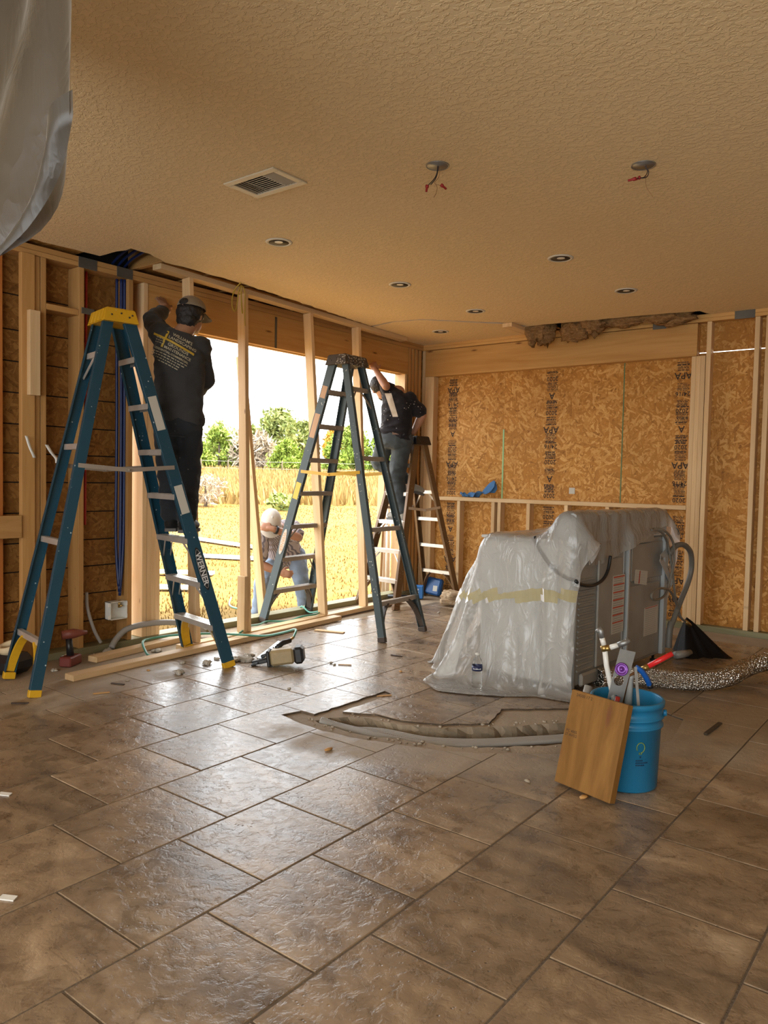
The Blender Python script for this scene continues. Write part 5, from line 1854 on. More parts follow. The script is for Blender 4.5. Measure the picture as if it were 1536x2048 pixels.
lh = Vector((0.86, 0.51, 0))


def bl(x, y):
    a = x / 0.0335
    return c + (lv * math.cos(a) + lh * math.sin(a)) * 0.0336 + Vector((0, 0, 0.120 + y))


m = MB()
for k in range(7):
    xa, xb, hh = -0.026 + 0.0075 * k, -0.026 + 0.0075 * k + 0.005, 0.007 + 0.003 * (k % 3 == 0)
    m.add([bl(xa, 0.002), bl(xb, 0.002), bl(xb, hh), bl(xa, hh)], [(0, 1, 2, 3)])
part('label_print', m, WHITE_PRINT, wbt, kind='stuff')
solo('wood_stick', MB().beam((-1.051, 4.044, 0.008), (-1.042, 4.283, 0.008), 0.022, 0.012, (1, 0, 0), 0.003), simple('dark_stick', (0.06, 0.04, 0.022), 0.8), 'dark wooden stick lying on the dusty floor', 'stick')

# ------------------------------------------------------------------ things in the far corner and by the left wall
BLUE_BOX = simple('blue_case', (0.008, 0.075, 0.24), 0.4)
tb = thing('blue_tool_case', 'dark blue tool case leaning upright against the corner post', 'tool case', (-4.66, 6.90, 0))
part('shell', MB().box((-4.66, 6.895, 0.10), (0.20, 0.07, 0.185), Matrix.Rotation(math.radians(-10), 3, 'X') @ Matrix.Rotation(0.1, 3, 'Y'), 0.018), BLUE_BOX, tb)
part('paper_label', MB().box((-4.62, 6.853, 0.085), (0.055, 0.002, 0.06), Matrix.Rotation(math.radians(-10), 3, 'X')), STICKER, tb)
tb = thing('blue_carton', 'small bright blue carton with white marks beside the brown ladder', 'box', (-4.68, 6.62, 0))
part('carton', MB().box((-4.68, 6.62, 0.068), (0.115, 0.10, 0.135), Matrix.Rotation(0.5, 3, 'Z'), 0.006), simple('bright_blue_carton', (0.02, 0.14, 0.40), 0.45), tb)
Rz = Matrix.Rotation(0.5, 3, 'Z')
for k in range(3):
    part('white_mark', MB().box(Vector((-4.68, 6.62, 0.035 + 0.032 * k)) + Rz @ Vector((-0.01, -0.0508, 0)), (0.045, 0.001, 0.014), Rz), WHITE_PRINT, tb)
ic = Vector((-4.13, 6.47, 0))
m = MB().box(ic + Vector((0, 0, 0.05)), (0.26, 0.16, 0.07), Matrix.Rotation(0.35, 3, 'Z'), 0.02)
for k in range(6):
    m.ico(ic + Vector((random.uniform(-0.10, 0.08), random.uniform(-0.04, 0.07), 0.10)), (0.07, 0.06, 0.05), None, 3, 0.4)
solo('insulation_chunk', m, mat_fluff('pale_insulation', (0.50, 0.30, 0.14), (0.74, 0.62, 0.46)), 'torn chunk of pale insulation on the floor by the sheet', 'insulation')
td = thing('caulk_gun', 'small black tool lying by the opening in the corner', 'tool', (-4.80, 6.42, 0))
part('barrel', MB().tube([(-4.90, 6.38, 0.022), (-4.74, 6.50, 0.022)], 0.018, 10), BLACK, td)
part('handle', MB().tube([(-4.78, 6.46, 0.03), (-4.77, 6.40, 0.015)], 0.012, 8), BLACK, td)
tr = solo('tape_roll', MB().ring([(0.045, 0.0), (0.065, 0.0), (0.065, 0.05), (0.045, 0.05)], (-4.79, 2.34, 0.135), Matrix.Rotation(math.radians(20), 3, 'X'), 28), simple('masking_tape', (0.60, 0.46, 0.28), 0.7), 'roll of pale masking tape on the black pouch', 'tape')
solo('tool_pouch', MB().box((-4.79, 2.34, 0.06), (0.20, 0.22, 0.125), Matrix.Rotation(0.3, 3, 'Z'), 0.04), BLACK, 'black tool pouch on the floor by the orange plywood', 'pouch')
dr = thing('cordless_drill', 'dark red and black cordless drill standing by the wall plate', 'drill', (-4.72, 2.70, 0))
part('battery', MB().box((-4.72, 2.70, 0.035 + ZS), (0.085, 0.14, 0.065), Matrix.Rotation(0.5, 3, 'Z'), 0.008), simple('drill_red', (0.16, 0.03, 0.02), 0.5), dr)
part('grip', MB().tube([(-4.72, 2.70, 0.05), (-4.725, 2.69, 0.17)], [0.024, 0.020], 12), BLACK, dr)
part('motor', MB().tube([(-4.74, 2.65, 0.195), (-4.715, 2.72, 0.20), (-4.70, 2.76, 0.20), (-4.69, 2.80, 0.20)], [0.030, 0.033, 0.022, 0.012], 12), simple('drill_red_body', (0.20, 0.05, 0.03), 0.5), dr)

# rag on the sill
RAG = simple('blue_rag', (0.06, 0.17, 0.36), 0.85, bump=(30, 0.4))


def rag(u, v):
    x = -4.42 + 0.42 * u
    hgt = 0.02 + 0.16 * max(0, (u - 0.45)) * 1.8 * math.sin(math.pi * min(1, 0.15 + 0.7 * v)) + 0.028 * math.sin(14 * u + 5 * v) + 0.02 * mnoise.noise(Vector((u * 7, v * 5, 2)))
    return Vector((x, 6.985 + 0.065 * v + 0.012 * math.sin(9 * u), 1.084 + max(0.002, hgt)))


solo('blue_rag', MB().grid(rag, 34, 12), RAG, 'blue cloth rag crumpled on the window sill plate', 'rag')
solo('wall_sticker', MB().bx(-3.198, -3.138, YO - 0.003, YO - 0.001, 1.152, 1.212), STICKER, 'small white sticker on the strand board above the sill', 'sticker')

# ------------------------------------------------------------------ conduits in the trench
for i in range(5):
    off = 0.028 * (i - 2)
    pts = [(-2.62 + 0.01 * i, 2.98 + off * 0.4, -0.030 - 0.003 * i), (-2.40, 3.045 + off * 0.8, -0.033), (-2.15, 3.105 + off * 0.8, -0.036), (-1.95, 3.24 + off * 0.8, -0.036), (-1.78, 3.42 + off * 0.8, -0.034), (-1.62, 3.61 + off * 0.8, -0.032), (-1.48, 3.80 + off * 0.8, -0.03)]
    if i == 1:
        p, rr = corrugated([(-2.70, 2.955, -0.022), (-2.60, 2.985, -0.040), (-2.42, 3.00, -0.040), (-2.22, 3.050, -0.050), (-2.0, 3.16, -0.065), (-1.9, 3.24, -0.08)], 0.030, 0.011, 14, 0.06)
        solo('corrugated_conduit', MB().tube(p, rr, 14), GREY_PVC, 'thick ribbed grey conduit emerging in the floor trench', 'conduit')
    solo('trench_conduit', MB().tube(spline(pts, 8), 0.0125, 10), GREY_PVC, 'thin smooth grey conduit lying along the floor trench', 'conduit', 'smooth trench conduits')

# ------------------------------------------------------------------ crumbs, fluff and scraps
r2 = random.Random(21)
tuft = [(-3.93, 3.55, 0.055), (-3.99, 3.47, 0.04), (-3.88, 3.62, 0.03), (-4.05, 3.30, 0.03), (-3.98, 3.02, 0.032), (-4.10, 3.42, 0.02), (-3.86, 3.80, 0.022), (-3.80, 3.93, 0.02), (-4.18, 3.20, 0.018), (-4.62, 3.3, 0.03), (-4.86, 3.06, 0.035), (-4.80, 2.92, 0.028), (-4.9, 2.78, 0.035), (-4.65, 2.55, 0.02)]
for i, (x, y, r) in enumerate(tuft):
    z0 = ZS if x < BARE_L else 0.0
    m = MB()
    for k in range(6):
        m.ico((x + r2.uniform(-0.8, 0.8) * r, y + r2.uniform(-0.8, 0.8) * r, z0 + r * r2.uniform(0.2, 0.5)), (r * r2.uniform(0.4, 0.8), r * r2.uniform(0.4, 0.7), r * r2.uniform(0.25, 0.45)), Matrix.Rotation(r2.uniform(0, 3), 3, 'Z'), 2, 0.9)
    solo('insulation_tuft', m, FLUFF_WHITE, 'tuft of white insulation fluff on the floor around the blue ladder', 'insulation', 'white fluff tufts')
for i in range(26):
    for _ in range(50):
        x, y = r2.uniform(-4.2, -1.2), r2.uniform(2.6, 6.2)
        if not inside((x, y), TILE_OUT) and not (-2.6 < x < -1.6 and y > 4):
            break
    s = r2.uniform(0.006, 0.016)
    solo('debris_crumb', MB().ico((x, y, s * 0.4), (s * r2.uniform(0.8, 2), s, s * 0.5), Matrix.Rotation(r2.uniform(0, 3), 3, 'Z'), 1, 0.4), r2.choice([RUBBLE, FLUFF_WHITE, PINE2]), 'small crumb of building debris scattered on the tiles', 'debris', 'crumbs on the tiles')
for i, (x, y, a) in enumerate(((-4.05, 2.62, 0.4), (-3.95, 2.45, 1.1), (-4.10, 2.05, 0.8), (-3.35, 3.9, 0.6), (-3.25, 4.35, 0.2), (-2.7, 3.5, 1.0), (-3.6, 1.55, 0.5))):
    solo('wood_splinter', MB().box((x, y, 0.004), (0.09, 0.012, 0.005), Matrix.Rotation(a, 3, 'Z')), PINE2 if i % 2 else simple('dark_splinter', (0.05, 0.03, 0.02), 0.8), 'thin wood splinter lying on the tiles', 'splinter', 'wood splinters')
for (px, py, lb) in ((10, 1590, 'torn white paper bit on the tiles by the dusty foreground joint'), (16, 1798, 'small curled white paper bit on a tile edge')):
    q = on_z(px, py, 0.0)
    solo('paper_bit', MB().box((q.x, q.y, 0.004), (0.05, 0.022, 0.004), Matrix.Rotation(0.5, 3, 'Z') @ Matrix.Rotation(0.1, 3, 'X')), WHITE_PVC, lb, 'paper')
# concrete crumbs along the broken trench rim
m = MB()
for i in range(150):
    k = r2.randrange(len(HOLE))
    x, y = HOLE[k]
    x += r2.uniform(-0.05, 0.05)
    y += r2.uniform(-0.05, 0.05)
    if inside((x, y), HOLE):
        continue
    s = r2.uniform(0.003, 0.010)
    m.ico((x, y, ZS + s * 0.4), (s * 1.3, s, s * 0.7), Matrix.Rotation(r2.uniform(0, 3), 3, 'Z'), 1, 0.5)
solo('trench_rubble', m, RUBBLE, 'crumbled concrete strewn along the trench rim', 'rubble', kind='stuff')
# paper scraps hanging on the studs
for (pts, w) in (([(-4.87, 2.48, 1.50), (-4.865, 2.50, 1.43), (-4.86, 2.52, 1.38), (-4.865, 2.53, 1.36)], 0.02), ([(-4.915, 2.64, 1.45), (-4.91, 2.67, 1.40), (-4.90, 2.70, 1.36), (-4.90, 2.705, 1.33)], 0.025)):
    m = MB()
    sp = spline(pts, 5)
    m.add([p + Vector((0, w * (0.5 if s else -0.5), 0)) for p in sp for s in (0, 1)], [(2 * i, 2 * i + 1, 2 * i + 3, 2 * i + 2) for i in range(len(sp) - 1)], smooth=True)
    o = solo('paper_scrap', m, WHITE_PVC, 'torn white paper scrap dangling from a wall stud', 'paper', 'dangling paper scraps')
    o.modifiers.new('thickness', 'SOLIDIFY').thickness = 0.001
# ------------------------------------------------------------------ people
class Blob(MB):
    def cap(self, p0, p1, r0, r1, flat=1.0, side=None):
        """tapered capsule; flat < 1 squeezes it across side"""
        p0, p1 = Vector(p0), Vector(p1)
        z = (p1 - p0)
        L = z.length
        z = z.normalized() if L > 1e-6 else Vector((0, 0, 1))
        s = Vector(side) if side is not None else Vector((0.3, 0.8, 0.1))
        s = s - z * s.dot(z)
        s.normalize()
        t = z.cross(s)
        R = Matrix((s, t, z)).transposed()
        prof = []
        for k in range(5):
            a = math.pi / 2 * (k / 4 - 1)
            prof.append((max(1e-4, r0 * math.cos(a)), r0 * math.sin(a)))
        for k in range(5):
            a = math.pi / 2 * (k / 4)
            prof.append((max(1e-4, r1 * math.cos(a)), L + r1 * math.sin(a)))
        self.lathe(prof, p0, R, 16, True, 0, (flat, 1.0))
        return self

    def ell(self, c, r, R=None):
        return self.ico(c, r, R, 3)

    def loft(self, secs, n=24):
        """secs: (centre, side vector, depth vector) ellipse rings, closed at both ends"""
        vs, fs = [], []
        for (c, a, b) in secs:
            c, a, b = Vector(c), Vector(a), Vector(b)
            for k in range(n):
                t = 2 * math.pi * k / n
                ct, st = math.cos(t), math.sin(t)
                vs.append(c + a * (math.copysign(abs(ct) ** 0.85, ct)) + b * (math.copysign(abs(st) ** 0.85, st)))
        m = len(secs)
        for i in range(m - 1):
            for k in range(n):
                k2 = (k + 1) % n
                fs.append((i * n + k, i * n + k2, (i + 1) * n + k2, (i + 1) * n + k))
        fs.append(tuple(reversed(range(n))))
        fs.append(tuple((m - 1) * n + k for k in range(n)))
        self.add(vs, fs, None, True)
        return self

    def fused(self, voxel=0.008, smooth=5, wr=0.0, wfreq=(9, 9, 22), seed=0):
        """one continuous skin over all pieces, with cloth wrinkles of height wr"""
        me = mesh_of('fuse', self, bpy.data.materials[0])
        ob = bpy.data.objects.new('fuse', me)
        col.objects.link(ob)
        rm = ob.modifiers.new('r', 'REMESH')
        rm.mode = 'VOXEL'
        rm.voxel_size = voxel
        sm = ob.modifiers.new('s', 'SMOOTH')
        sm.iterations = smooth
        sm.factor = 0.5
        dg = bpy.context.evaluated_depsgraph_get()
        dg.update()
        out = bpy.data.meshes.new_from_object(ob.evaluated_get(dg))
        bpy.data.objects.remove(ob)
        bpy.data.meshes.remove(me)
        n = len(out.vertices)
        co = np.empty(n * 3, dtype=np.float32)
        out.vertices.foreach_get('co', co)
        co = co.reshape(-1, 3)
        nr = np.empty(n * 3, dtype=np.float32)
        out.vertices.foreach_get('normal', nr)
        nr = nr.reshape(-1, 3)
        res = MB()
        vs = []
        o = Vector((seed * 3.7, seed * 1.3, 0))
        for i in range(n):
            p, q = Vector(co[i]), Vector(nr[i])
            if wr:
                a = mnoise.noise(Vector((p.x * wfreq[0], p.y * wfreq[1], p.z * wfreq[2])) + o)
                b = mnoise.noise(Vector((p.x * 22, p.y * 22, p.z * 30 + 6 * p.x)) + o)
                p = p + q * (wr * (1 - 2.2 * abs(a)) + 0.35 * wr * b)
            vs.append(p)
        res.add(vs, [tuple(f.vertices) for f in out.polygons], None, True)
        bpy.data.meshes.remove(out)
        return res


def hand(bl, W, d, palm, thumb, curl=0.3, spread=0.10, s=1.0):
    """palm and five bent fingers: W wrist, d pointing direction, palm normal, thumb direction"""
    d, palm, thumb = Vector(d).normalized(), Vector(palm).normalized(), Vector(thumb).normalized()
    thumb = (thumb - d * thumb.dot(d)).normalized()
    palm = d.cross(thumb) * (1 if d.cross(thumb).dot(palm) > 0 else -1)
    W = Vector(W)
    R = Matrix((thumb, palm, d)).transposed()
    bl.ell(W + d * 0.050 * s, (0.042 * s, 0.018 * s, 0.056 * s), R)
    bl.cap(W - d * 0.02 * s, W + d * 0.03 * s, 0.026 * s, 0.026 * s)
    lens = (0.074, 0.082, 0.077, 0.060)
    for k, l in enumerate(lens):
        q = (1.5 - k) / 1.5
        root = W + d * (0.088 - 0.006 * abs(k - 1)) * s + thumb * q * 0.030 * s
        fd = (d + thumb * q * spread).normalized()
        a = root
        ang = 0.0
        for seg, (frac, rr) in enumerate(((0.45, 0.0092), (0.32, 0.0084), (0.23, 0.0076))):
            ang += curl * (0.7 if seg == 0 else 1.0)
            dirn = fd * math.cos(ang) + palm * math.sin(ang)
            b = a + dirn * l * frac * s * 1.05
            bl.cap(a, b, rr * s, rr * s * 0.95)
            a = b
    r0 = W + d * 0.022 * s + thumb * 0.030 * s
    td = (thumb * 0.8 + d * 0.65 + palm * 0.25 * (1 + curl)).normalized()
    r1 = r0 + td * 0.036 * s
    r2_ = r1 + (td * 0.6 + d * 0.8 + palm * 0.3 * curl).normalized() * 0.030 * s
    bl.cap(r0, r1, 0.0125 * s, 0.0105 * s)
    bl.cap(r1, r2_, 0.0105 * s, 0.009 * s)


def head(bl, c, up, face, s=1.0):
    up, face = Vector(up).normalized(), Vector(face).normalized()
    face = (face - up * face.dot(up)).normalized()
    side = up.cross(face)
    R = Matrix((side, face, up)).transposed()
    c = Vector(c)

    def L(x, y, z):
        return c + (side * x + face * y + up * z) * s
    bl.ell(L(0, -0.008, 0.025), (0.076 * s, 0.096 * s, 0.092 * s), R)
    bl.ell(L(0, 0.022, -0.045), (0.058 * s, 0.066 * s, 0.070 * s), R)
    bl.ell(L(0, 0.058, -0.090), (0.028 * s, 0.024 * s, 0.020 * s), R)
    bl.cap(L(0, 0.088, 0.018), L(0, 0.104, -0.020), 0.008 * s, 0.014 * s)
    bl.cap(L(-0.03, 0.082, 0.030), L(0.03, 0.082, 0.030), 0.011 * s, 0.011 * s)
    bl.cap(L(-0.018, 0.082, -0.052), L(0.018, 0.082, -0.052), 0.0075 * s, 0.0075 * s)
    for q in (-1, 1):
        bl.ell(L(q * 0.076, -0.012, -0.008), (0.011 * s, 0.020 * s, 0.032 * s), R)
    return L, R


def mat_skin(name, colr):
    t = NT(name)
    n = t.noise(t.obj(), 14, 4)
    c = t.mix(n, [x * 0.8 for x in colr], [min(1, x * 1.15) for x in colr])
    t.bs(color=c, rough=0.5, sss=0.08, normal=t.bump(t.noise(t.obj(), 120, 2), 0.08, 0.003))
    return t.mat


def mat_cloth(name, colr, weave=300, amount=0.12, stain=None, rough=0.9):
    t = NT(name)
    o = t.obj()
    n = t.noise(o, 7, 5, 0.6)
    c = t.mix(n, [x * 0.65 for x in colr], [min(1, x * 1.3) for x in colr])
    if stain:
        v = t.n('TexVoronoi', {'Vector': o, 'Scale': 34.0}).outputs['Distance']
        k = t.math('MULTIPLY', t.ramp(v, [(0.10, (1, 1, 1)), (0.16, (0, 0, 0))]), t.ramp(t.noise(o, 5, 2), [(0.54, (0, 0, 0)), (0.6, (1, 1, 1))]))
        c = t.mix(k, c, stain)
    t.bs(color=c, rough=rough, spec=0.15, sheen=0.1, normal=t.bump(t.math('ADD', t.noise(o, weave, 2), t.math('MULTIPLY', t.noise(t.mapv(o, (8, 8, 20)), 2.2, 4, 0.6, 1.0), 2.0)), amount + 0.15, 0.008))
    return t.mat


SKIN_A = mat_skin('skin_tan', (0.36, 0.19, 0.11))
SKIN_B = mat_skin('skin_sunburnt', (0.40, 0.20, 0.12))
HAIR = simple('black_hair', (0.012, 0.009, 0.008), 0.6, bump=(90, 0.6))
SHIRT_GREY = mat_cloth('charcoal_shirt', (0.038, 0.037, 0.036))
JEANS_BLACK = mat_cloth('dark_work_jeans', (0.020, 0.022, 0.025), stain=(0.25, 0.25, 0.24))
SHOE_BLACK = mat_cloth('black_boots', (0.010, 0.009, 0.008), rough=0.6)
CAP_TAN = mat_cloth('tan_cap', (0.22, 0.17, 0.11))
SHIRT_BLACK = mat_cloth('black_polo', (0.016, 0.014, 0.016), stain=(0.6, 0.58, 0.55))
JEANS_GREY = mat_cloth('faded_dark_jeans', (0.055, 0.065, 0.070))
JEANS_BLUE = mat_cloth('light_blue_jeans', (0.20, 0.25, 0.32))
WHITE_CLOTH = mat_cloth('white_cotton', (0.62, 0.58, 0.52))
CREAM_PANEL = mat_cloth('cream_panel', (0.50, 0.43, 0.34))
SNEAKER = mat_cloth('grey_sneaker', (0.30, 0.28, 0.24), rough=0.7)
RED_SHOE = mat_cloth('red_shoe', (0.50, 0.04, 0.03), rough=0.6)
SOLE = simple('rubber_sole', (0.10, 0.09, 0.08), 0.7)


def mat_stripe():
    t = NT('striped_shirt')
    a = t.attr()
    w = t.n('TexWave', {'Vector': a, 'Scale': 16.0, 'Distortion': 1.2}).outputs['Fac']
    c = t.mix(t.ramp(w, [(0.42, (0, 0, 0)), (0.52, (1, 1, 1))]), (0.17, 0.15, 0.17), (0.44, 0.38, 0.37))
    t.bs(color=c, rough=0.9, spec=0.1)
    return t.mat


STRIPE = mat_stripe()


def shoe(root, A, toe, mat, sole, s=1.0):
    """shoe under ankle A pointing to toe (horizontal)"""
    A, toe = Vector(A), Vector(toe).normalized()
    sd = Vector((0, 0, 1)).cross(toe)
    if abs(toe.z) > 0.3:
        sd = toe.cross(Vector((0, 0, 1)).cross(toe)).cross(toe) * -1
    sd.normalize()
    upv = toe.cross(sd) * (1 if toe.cross(sd).z > 0 else -1)
    R = Matrix((toe, sd, upv)).transposed()
    b = Blob()
    b.ell(A + toe * 0.07 * s - upv * 0.045 * s, (0.135 * s, 0.047 * s, 0.040 * s), R)
    b.ell(A + toe * 0.12 * s - upv * 0.052 * s, (0.085 * s, 0.050 * s, 0.032 * s), R)
    b.cap(A - upv * 0.05 * s - toe * 0.01, A + upv * 0.035 * s - toe * 0.005, 0.046 * s, 0.042 * s)
    o = part('shoe', b.fused(0.007, 4, 0.002), mat, root)
    m = MB()
    pts = [(-0.065, -0.034), (-0.04, -0.042), (0.04, -0.040), (0.12, -0.052), (0.175, -0.044), (0.208, -0.015), (0.208, 0.015), (0.175, 0.044), (0.12, 0.052), (0.04, 0.040), (-0.04, 0.042), (-0.065, 0.034)]
    m.prism([(p[0] * s, p[1] * s) for p in pts], A - upv * 0.095 * s, toe, sd, upv * 0.022 * s)
    part('sole', m, sole, o)


def make_man(name, label, J, mats, sleeve, cloth_seed, base):
    """J: joints in world space. one continuous body, then clothing as parts"""
    V_ = {k: Vector(v) for k, v in J.items() if isinstance(v, (tuple, list, Vector)) and not k.startswith('hand')}
    root = thing(name, label, 'person', base)
    f = V_['face_dir'].normalized()
    HL, HR, SL, SR, N = V_['HL'], V_['HR'], V_['SL'], V_['SR'], V_['N']
    pel = (HL + HR) / 2
    sh = (SL + SR) / 2
    lat0 = (HL - HR).normalized()
    lat1 = (SL - SR).normalized()
    spine = (sh - pel)
    d0 = V_.get('belly_dir', f)
    dep0 = (d0 - lat0 * d0.dot(lat0)).normalized()
    dep1 = (d0 - lat1 * d0.dot(lat1))
    su = spine.normalized()
    dep0 = (dep0 - su * dep0.dot(su)).normalized()
    dep1 = (dep1 - su * dep1.dot(su)).normalized()
    bow = V_.get('bow', Vector((0, 0, 0)))
    k = J.get('bulk', 1.0)

    def sec(t, w, d, shift=0.0):
        c = pel.lerp(sh, t) + bow * math.sin(math.pi * min(1, max(0, t))) + dep0 * shift
        lat = lat0.lerp(lat1, t).normalized()
        dep = dep0.lerp(dep1, t).normalized()
        return (c, lat * w * k, dep * d * k)
    torso = [(-0.22, 0.10, 0.08, -0.01), (-0.12, 0.155, 0.11, -0.01), (0.04, 0.168, 0.118, 0.0), (0.25, 0.152, 0.108, 0.0), (0.45, 0.150, 0.108, 0.0), (0.68, 0.168, 0.118, -0.01), (0.88, 0.172, 0.110, -0.012), (1.02, 0.135, 0.085, -0.01), (1.12, 0.075, 0.06, 0.0)]
    body = Blob()
    body.loft([sec(*t) for t in torso])
    body.cap(sh + su * 0.03, V_['H'] - V_['up'].normalized() * 0.04, 0.062, 0.058)
    L, R = head(body, V_['H'], V_['up'], V_['look'])
    arms = (('SL', 'EL', 'WL'), ('SR', 'ER', 'WR'))
    legs = (('HL', 'KL', 'AL'), ('HR', 'KR', 'AR'))
    for a, b, c in arms:
        body.ell(V_[a], (0.062, 0.062, 0.062))
        body.cap(V_[a], V_[b], 0.050, 0.041)
        body.cap(V_[b], V_[b].lerp(V_[c], 0.3), 0.041, 0.043)
        body.cap(V_[b].lerp(V_[c], 0.3), V_[c], 0.043, 0.028)
    for a, b, c in legs:
        body.cap(V_[a], V_[b], 0.082, 0.056)
        body.cap(V_[b], V_[b].lerp(V_[c], 0.35), 0.055, 0.056)
        body.cap(V_[b].lerp(V_[c], 0.35), V_[c], 0.056, 0.038)
        body.ell(V_[c] + Vector((0, 0, -0.04)), (0.045, 0.045, 0.04))
    for sd in ('L', 'R'):
        h = J['hand' + sd]
        hand(body, V_['W' + sd], h[0], h[1], h[2], h[3])
    bo = part('body', body.fused(0.0065, 3), mats['skin'], root)
    # eyes
    for q in (-1, 1):
        part('eye', MB().ico(L(q * 0.031, 0.081, 0.008), 0.0115, None, 2), WHITE_PRINT, bo)
    # shirt
    s = Blob()
    g = 0.012
    hem = J.get('hem', -0.10)
    st = [(hem, 0.180, 0.135, 0.0), (0.04, 0.182, 0.134, 0.0), (0.25, 0.172, 0.128, 0.0), (0.45, 0.168, 0.124, 0.0), (0.68, 0.182, 0.130, -0.01), (0.88, 0.186, 0.122, -0.012), (1.02, 0.150, 0.098, -0.01), (1.10, 0.085, 0.07, 0.0)]
    s.loft([sec(*t) for t in st])
    for (a, b, c) in arms:
        sl = sleeve[a[1]]
        s.ell(V_[a], (0.077, 0.077, 0.077))
        if sl <= 1.0:
            e = V_[a].lerp(V_[b], sl)
            s.cap(V_[a], e, 0.068, 0.068)
        else:
            s.cap(V_[a], V_[b], 0.066, 0.058)
            s.cap(V_[b], V_[b].lerp(V_[c], sl - 1.0), 0.058, 0.044)
    so_ = part('shirt', s.fused(0.0085, 5, 0.010, (7, 7, 15), cloth_seed), mats['shirt'], root)
    # trousers
    t = Blob()
    t.loft([sec(-0.24, 0.11, 0.095, -0.01), sec(-0.12, 0.170, 0.126, -0.01), sec(0.04, 0.176, 0.126, 0.0), sec(0.20, 0.160, 0.116, 0.0)])
    for (a, b, c) in legs:
        t.cap(V_[a], V_[b], 0.098, 0.076)
        e = V_[b].lerp(V_[c], 0.93)
        t.cap(V_[b], e, 0.076, 0.066)
    to_ = part('trousers', t.fused(0.0085, 5, 0.009, (9, 9, 12), cloth_seed + 2), mats['trousers'], root)
    for sd in ('L', 'R'):
        shoe(root, V_['A' + sd], V_['T' + sd], mats['shoe'], SOLE, 1.0)
    return root, so_, to_, L, R


def plane_pt(T, px, py, back=0.0):
    """point of the sight line on the upright plane through T that faces the camera, pushed back"""
    n = Vector((T[0], T[1], 0)).normalized()
    d = _dir(px, py)
    return Vector((0, 0, EYE)) + d * ((Vector(T).dot(n) + back) / d.dot(n))


def dome(L, s, rx, ry, rz, z0, name, mat, root, open_back=False, c=(0, -0.005, 0.03)):
    """cap crown: shell over the skull in head axes"""
    def fn(u, v):
        a = 2 * math.pi * u
        e = math.pi / 2 * v
        return L(c[0] + rx * math.cos(a) * math.cos(e), c[1] + ry * math.sin(a) * math.cos(e), c[2] + z0 + rz * math.sin(e))
    return part(name, MB().grid(fn, 28, 10, closed_u=True), mat, root)


def brim(L, root, mat, sgn=1, tilt=-0.02, c=(0, -0.005, 0.03)):
    pts = []
    def fn(u, v):
        a = math.pi * (0.10 + 0.80 * u)
        r = 0.094 + v * 0.075 * math.sin(a) ** 0.7
        return L(c[0] + 0.9 * r * math.cos(a), c[1] + sgn * r * math.sin(a), c[2] + tilt * v - 0.012 * v * math.cos(a) ** 2 + 0.004)
    m = MB().grid(fn, 20, 5)
    def fn2(u, v):
        return fn(u, v) + (L(0, 0, -0.004) - L(0, 0, 0))
    m.grid(fn2, 20, 5)
    return part('brim', m, mat, root)


# --- man on the blue ladder
TA = (-4.24, 3.25, 0)
A_ = lambda x, y, b=0.0: plane_pt(TA, x, y, b)
JA = dict(face_dir=(-0.85, 0.53, 0), HL=A_(336, 832), HR=A_(377, 838), SL=A_(323, 668, 0.02), SR=A_(399, 694, -0.02), N=A_(366, 650),
          H=A_(383, 632, 0.05), up=(-0.02, 0.10, 1.0), look=(-0.35, 0.95, -0.45),
          EL=A_(303, 640, 0.20), WL=(-4.80, 3.50, 2.49), ER=A_(411, 764, 0.06), WR=A_(392, 788, 0.26),
          KL=A_(338, 935, 0.04), KR=A_(378, 938, 0.05), AL=A_(343, 1034, 0.02), AR=A_(372, 1037, -0.03),
          TL=(-0.75, 0.66, 0), TR=(-0.55, 0.83, 0), bulk=0.93, hem=-0.07,
          handL=((-0.72, 0.10, 0.68), (-1, 0, 0.0), (0.0, 1, 0.2), 0.10), handR=((-0.8, 0.3, -0.3), (-0.5, -0.6, 0), (0, 0, 1), 0.7))
manA, shirtA, trA, LA, RA = make_man('person', 'man in a charcoal printed shirt and tan cap working up the blue ladder', JA,
                                     dict(skin=SKIN_A, shirt=SHIRT_GREY, trousers=JEANS_BLACK, shoe=SHOE_BLACK), {'L': 1.7, 'R': 1.95}, 1, (-4.24, 3.25, 0.86))
b = Blob()
b.ell(LA(0, -0.020, 0.010), (0.086, 0.094, 0.075), RA)
b.ell(LA(0, -0.050, -0.045), (0.070, 0.058, 0.050), RA)
part('hair', b.fused(0.008, 2, 0.006, (40, 40, 40), 3), HAIR, manA)
cp = dome(LA, 1, 0.092, 0.108, 0.084, 0.018, 'cap', CAP_TAN, manA)
cp.modifiers.new('thickness', 'SOLIDIFY').thickness = 0.003
brim(LA, cp, CAP_TAN, 1, -0.03)
def ell_patch(u, v):
    a = 2 * math.pi * u
    e = 0.25 + 0.30 * v * math.sin(a)
    ph = -math.pi / 2 + 0.38 * v * math.cos(a)
    return LA(0.0945 * math.cos(ph) * math.cos(e), -0.005 + 0.1105 * math.sin(ph) * math.cos(e), 0.048 + 0.084 * math.sin(e))


part('cap_opening', MB().grid(ell_patch, 20, 5, closed_u=True), HAIR, cp)

# shirt print, wrapped on the back of the shirt
bv = BVHTree.FromPolygons([ROOTM[shirtA.name] @ v.co for v in shirtA.data.vertices], [tuple(p.vertices) for p in shirtA.data.polygons])
fA = Vector((-0.80, 0.60, 0)).normalized()
rA = Vector((0.60, 0.80, 0))
tl = math.radians(27)
uA = rA * math.cos(tl) - Vector((0, 0, 1)) * math.sin(tl)
vA = rA * math.sin(tl) * 0.6 + Vector((0, 0, 1)) * math.cos(tl)
oA = A_(347, 684, -0.3)


